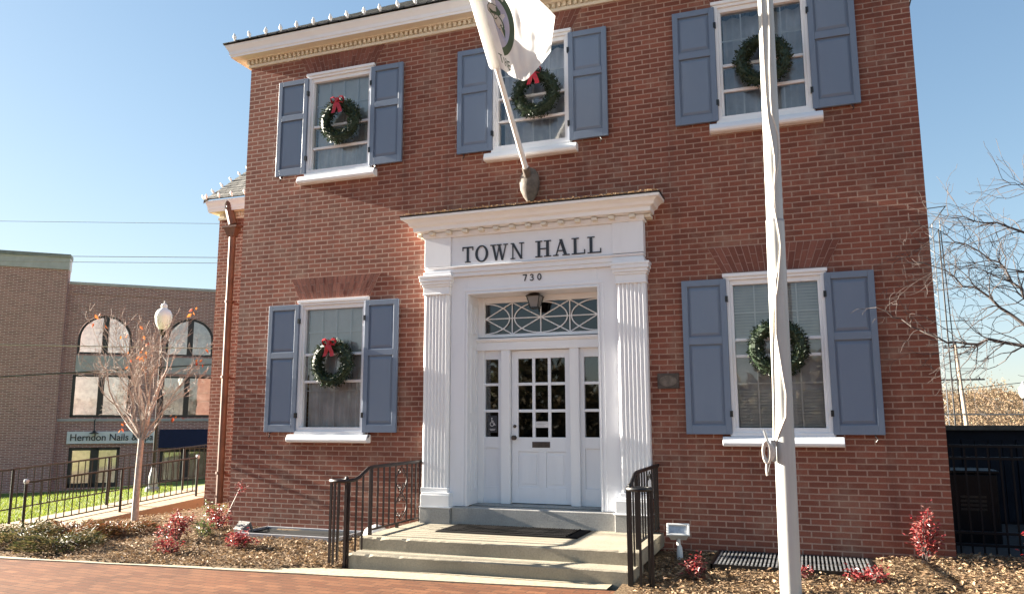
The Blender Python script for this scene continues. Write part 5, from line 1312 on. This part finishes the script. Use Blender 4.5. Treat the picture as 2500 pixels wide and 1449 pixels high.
for x in (6.04, 6.56):
    m = MB(); m.tube([(x-.03, 2.27, .10), (x+.03, 2.27, .10)], .10, 14); m.build('wheel', 'rubber', bn, smooth=True)
# radio tower
rtw = thing('lattice_tower', 'tall slender lattice radio mast rising beside the brick corner in the distance', 'radio mast', (8.24, 24.15, -.2))
m = MB(); tx, ty_, hs_ = 8.12, 24.15, .19; zt = 9.0
cs = [(tx-hs_, ty_-.1), (tx+hs_, ty_-.1), (tx, ty_+.2)]
for x, y in cs: m.tube([(x, y, -.2), (x, y, zt)], .022, 5)
nz_ = 32
for i in range(nz_):
    z0, z1 = -.2+(zt+.2)*i/nz_, -.2+(zt+.2)*(i+1)/nz_
    for k_ in range(3):
        a, b = cs[k_], cs[(k_+1) % 3]
        if i % 2: a, b = b, a
        m.tube([(a[0], a[1], z0), (b[0], b[1], z1)], .009, 4)
m.build('mast', 'lattice', rtw, recalc=False)
m = MB(); m.tube([(tx-.5, ty_, zt+.62), (tx+.75, ty_, zt+.70)], .02, 5); m.tube([(tx+.1, ty_, zt-.1), (tx+.7, ty_, zt+.68)], .02, 5); m.tube([(tx, ty_, zt), (tx, ty_, zt+.75)], .02, 5); m.lathe((tx-.05, ty_, zt+.62), [(.03, 0), (.07, .05), (.03, .12)], 8)
for z in (7.4, 5.2, 4.9, 3.4): m.tube([(tx+.2, ty_-.1, z), (tx+1.6, ty_-.1, z-.02)], .012, 4)
m.build('antenna', 'wire', rtw, recalc=False)
m = MB(); m.tube([(tx+.36, ty_-.3, -.2), (tx+.36, ty_-.3, zt-.3)], .03, 5); m.tube([(tx+.62, ty_-.3, -.2), (tx+.42, ty_-.3, zt+.1)], .02, 4); m.build('feed_cable', 'wire', rtw, recalc=False)
up_ = thing('utility_pole', 'pale wooden utility pole with crossarms far beyond the black fence', 'utility pole', (14.6, 58.4, -.5))
m = MB(); m.tube([(14.7, 58.4, -.6), (14.3, 58.4, 7.2)], [.16, .12], 8); m.build('shaft', 'wood_pole', up_, smooth=True)
for z, l_ in ((6.9, 1.0), (4.45, 1.35)):
    m = MB(); m.box(14.45-l_, 14.45+l_*1.2, 58.3, 58.42, z-.06, z+.06)
    for q in (-.8, -.4, .5, .95): m.lathe((14.45+l_*q, 58.35, z+.06), [(.04, 0), (.05, .08), (.02, .14)], 6)
    m.build('crossarm', 'dark_bark', up_)
# wooded rise on the horizon
hl = MB(); xs = list(range(-60, 161, 4)); ys = [80, 88, 96, 104, 116, 140]
def hz(x, y): t = (y-80)/20; return -.4+4.2*sstep(t)*(.75+.25*math.sin(x*.09)+.1*math.sin(x*.31))
hl = grid(xs, ys, hz); structure('hill', hl, 'earth', smooth=True, recalc=False)
m = MB(); rw = random.Random(3)
for i in range(42000):
    x = rw.uniform(12, 48); y = rw.uniform(80, 104); z = hz(x, y)+abs(rw.gauss(0, .75))*(.8+.5*math.sin(x*1.7)*math.sin(x*.6+2))
    L = rw.uniform(.12, .38); m.leaf((x, y, z), (rw.gauss(0, .8), rw.gauss(0, .5), .6), (rw.gauss(0, 1), -1, 0), L, L*.4)
for i in range(16000):
    x = rw.choice((rw.uniform(-20, 12), rw.uniform(48, 120))); y = rw.uniform(80, 106); z = hz(x, y)+abs(rw.gauss(0, .75))
    L = rw.uniform(.3, .8); m.leaf((x, y, z), (rw.gauss(0, .8), rw.gauss(0, .5), .6), (rw.gauss(0, 1), -1, 0), L, L*.45)
tag(m.build('treeline', 'brown_trees', recalc=False), 'hazy brown wooded rise on the horizon beyond the black fence', 'woods', kind='stuff')
m = MB(); rw = random.Random(9)  # unseen trees added behind the camera to tone down the window reflections
for i in range(26000):
    x = rw.uniform(-70, 60); y = rw.uniform(-62, -46); top_ = 4.6+1.2*math.sin(x*.23)+1.0*math.sin(x*.61); z = rw.uniform(-.2, 1)*top_; z = max(0, z)
    L = rw.uniform(.5, 1.1); m.leaf((x, y, z), (rw.gauss(0, .8), rw.gauss(0, .5), .7), (rw.gauss(0, 1), 1, rw.gauss(0, .4)), L, L*.6)
tag(m.build('treeline', 'far_woods', recalc=False), 'unseen brown and olive trees added across the street for the window panes to mirror', 'woods', kind='stuff')
# overhead wires
def wire(label, a, b, sag, r, mat):
    a, b = Vector(a), Vector(b); m = MB(); n_ = 16
    m.tube([a.lerp(b, i/n_)-Vector((0, 0, sag*4*(i/n_)*(1-i/n_))) for i in range(n_+1)], r, 5)
    tag(m.build('utility_wire', mat, smooth=True), label, 'wire', 'overhead wires')
for lab, a, b, r, mt in (
    ('upper of two pale wires crossing the sky just above the brown rooftop', (-40.0, 6.45, 8.09), (-10.0, 17.46, 7.70), .013, 'pale_wire'),
    ('lower of two pale wires crossing the sky just above the brown rooftop', (-40.0, 6.45, 7.86), (-10.0, 17.46, 7.48), .011, 'pale_wire'),
    ('highest faint wire crossing the pale sky at the side wing', (-46.0, 8.5, 10.56), (-10.0, 21.7, 9.99), .010, 'pale_wire'),
    ('pale cable passing in front of the arched office windows', (-35.0, 1.9, 4.25), (-8.5, 11.6, 3.6), .016, 'pale_wire'),
    ('dark cable sagging in front of the grey spandrel panels', (-30.0, 1.6, 2.1), (-8.5, 9.5, 3.3), .020, 'wire'),
    ('pale low cable in front of the brown wooded rise', (5.6, 16.8, 1.67), (20.0, 22.1, 1.75), .024, 'pale_wire'),
    ('thin wire rising over the wooded rise from the utility pole', (8.0, 34.7, 2.7), (24.0, 40.6, 4.6), .018, 'wire'),
    ('thin high wire behind the twigs of the bare tree', (8.0, 56.0, 8.2), (30.0, 64.0, 6.1), .02, 'wire')):
    wire(lab, a, b, .05, r, mt)
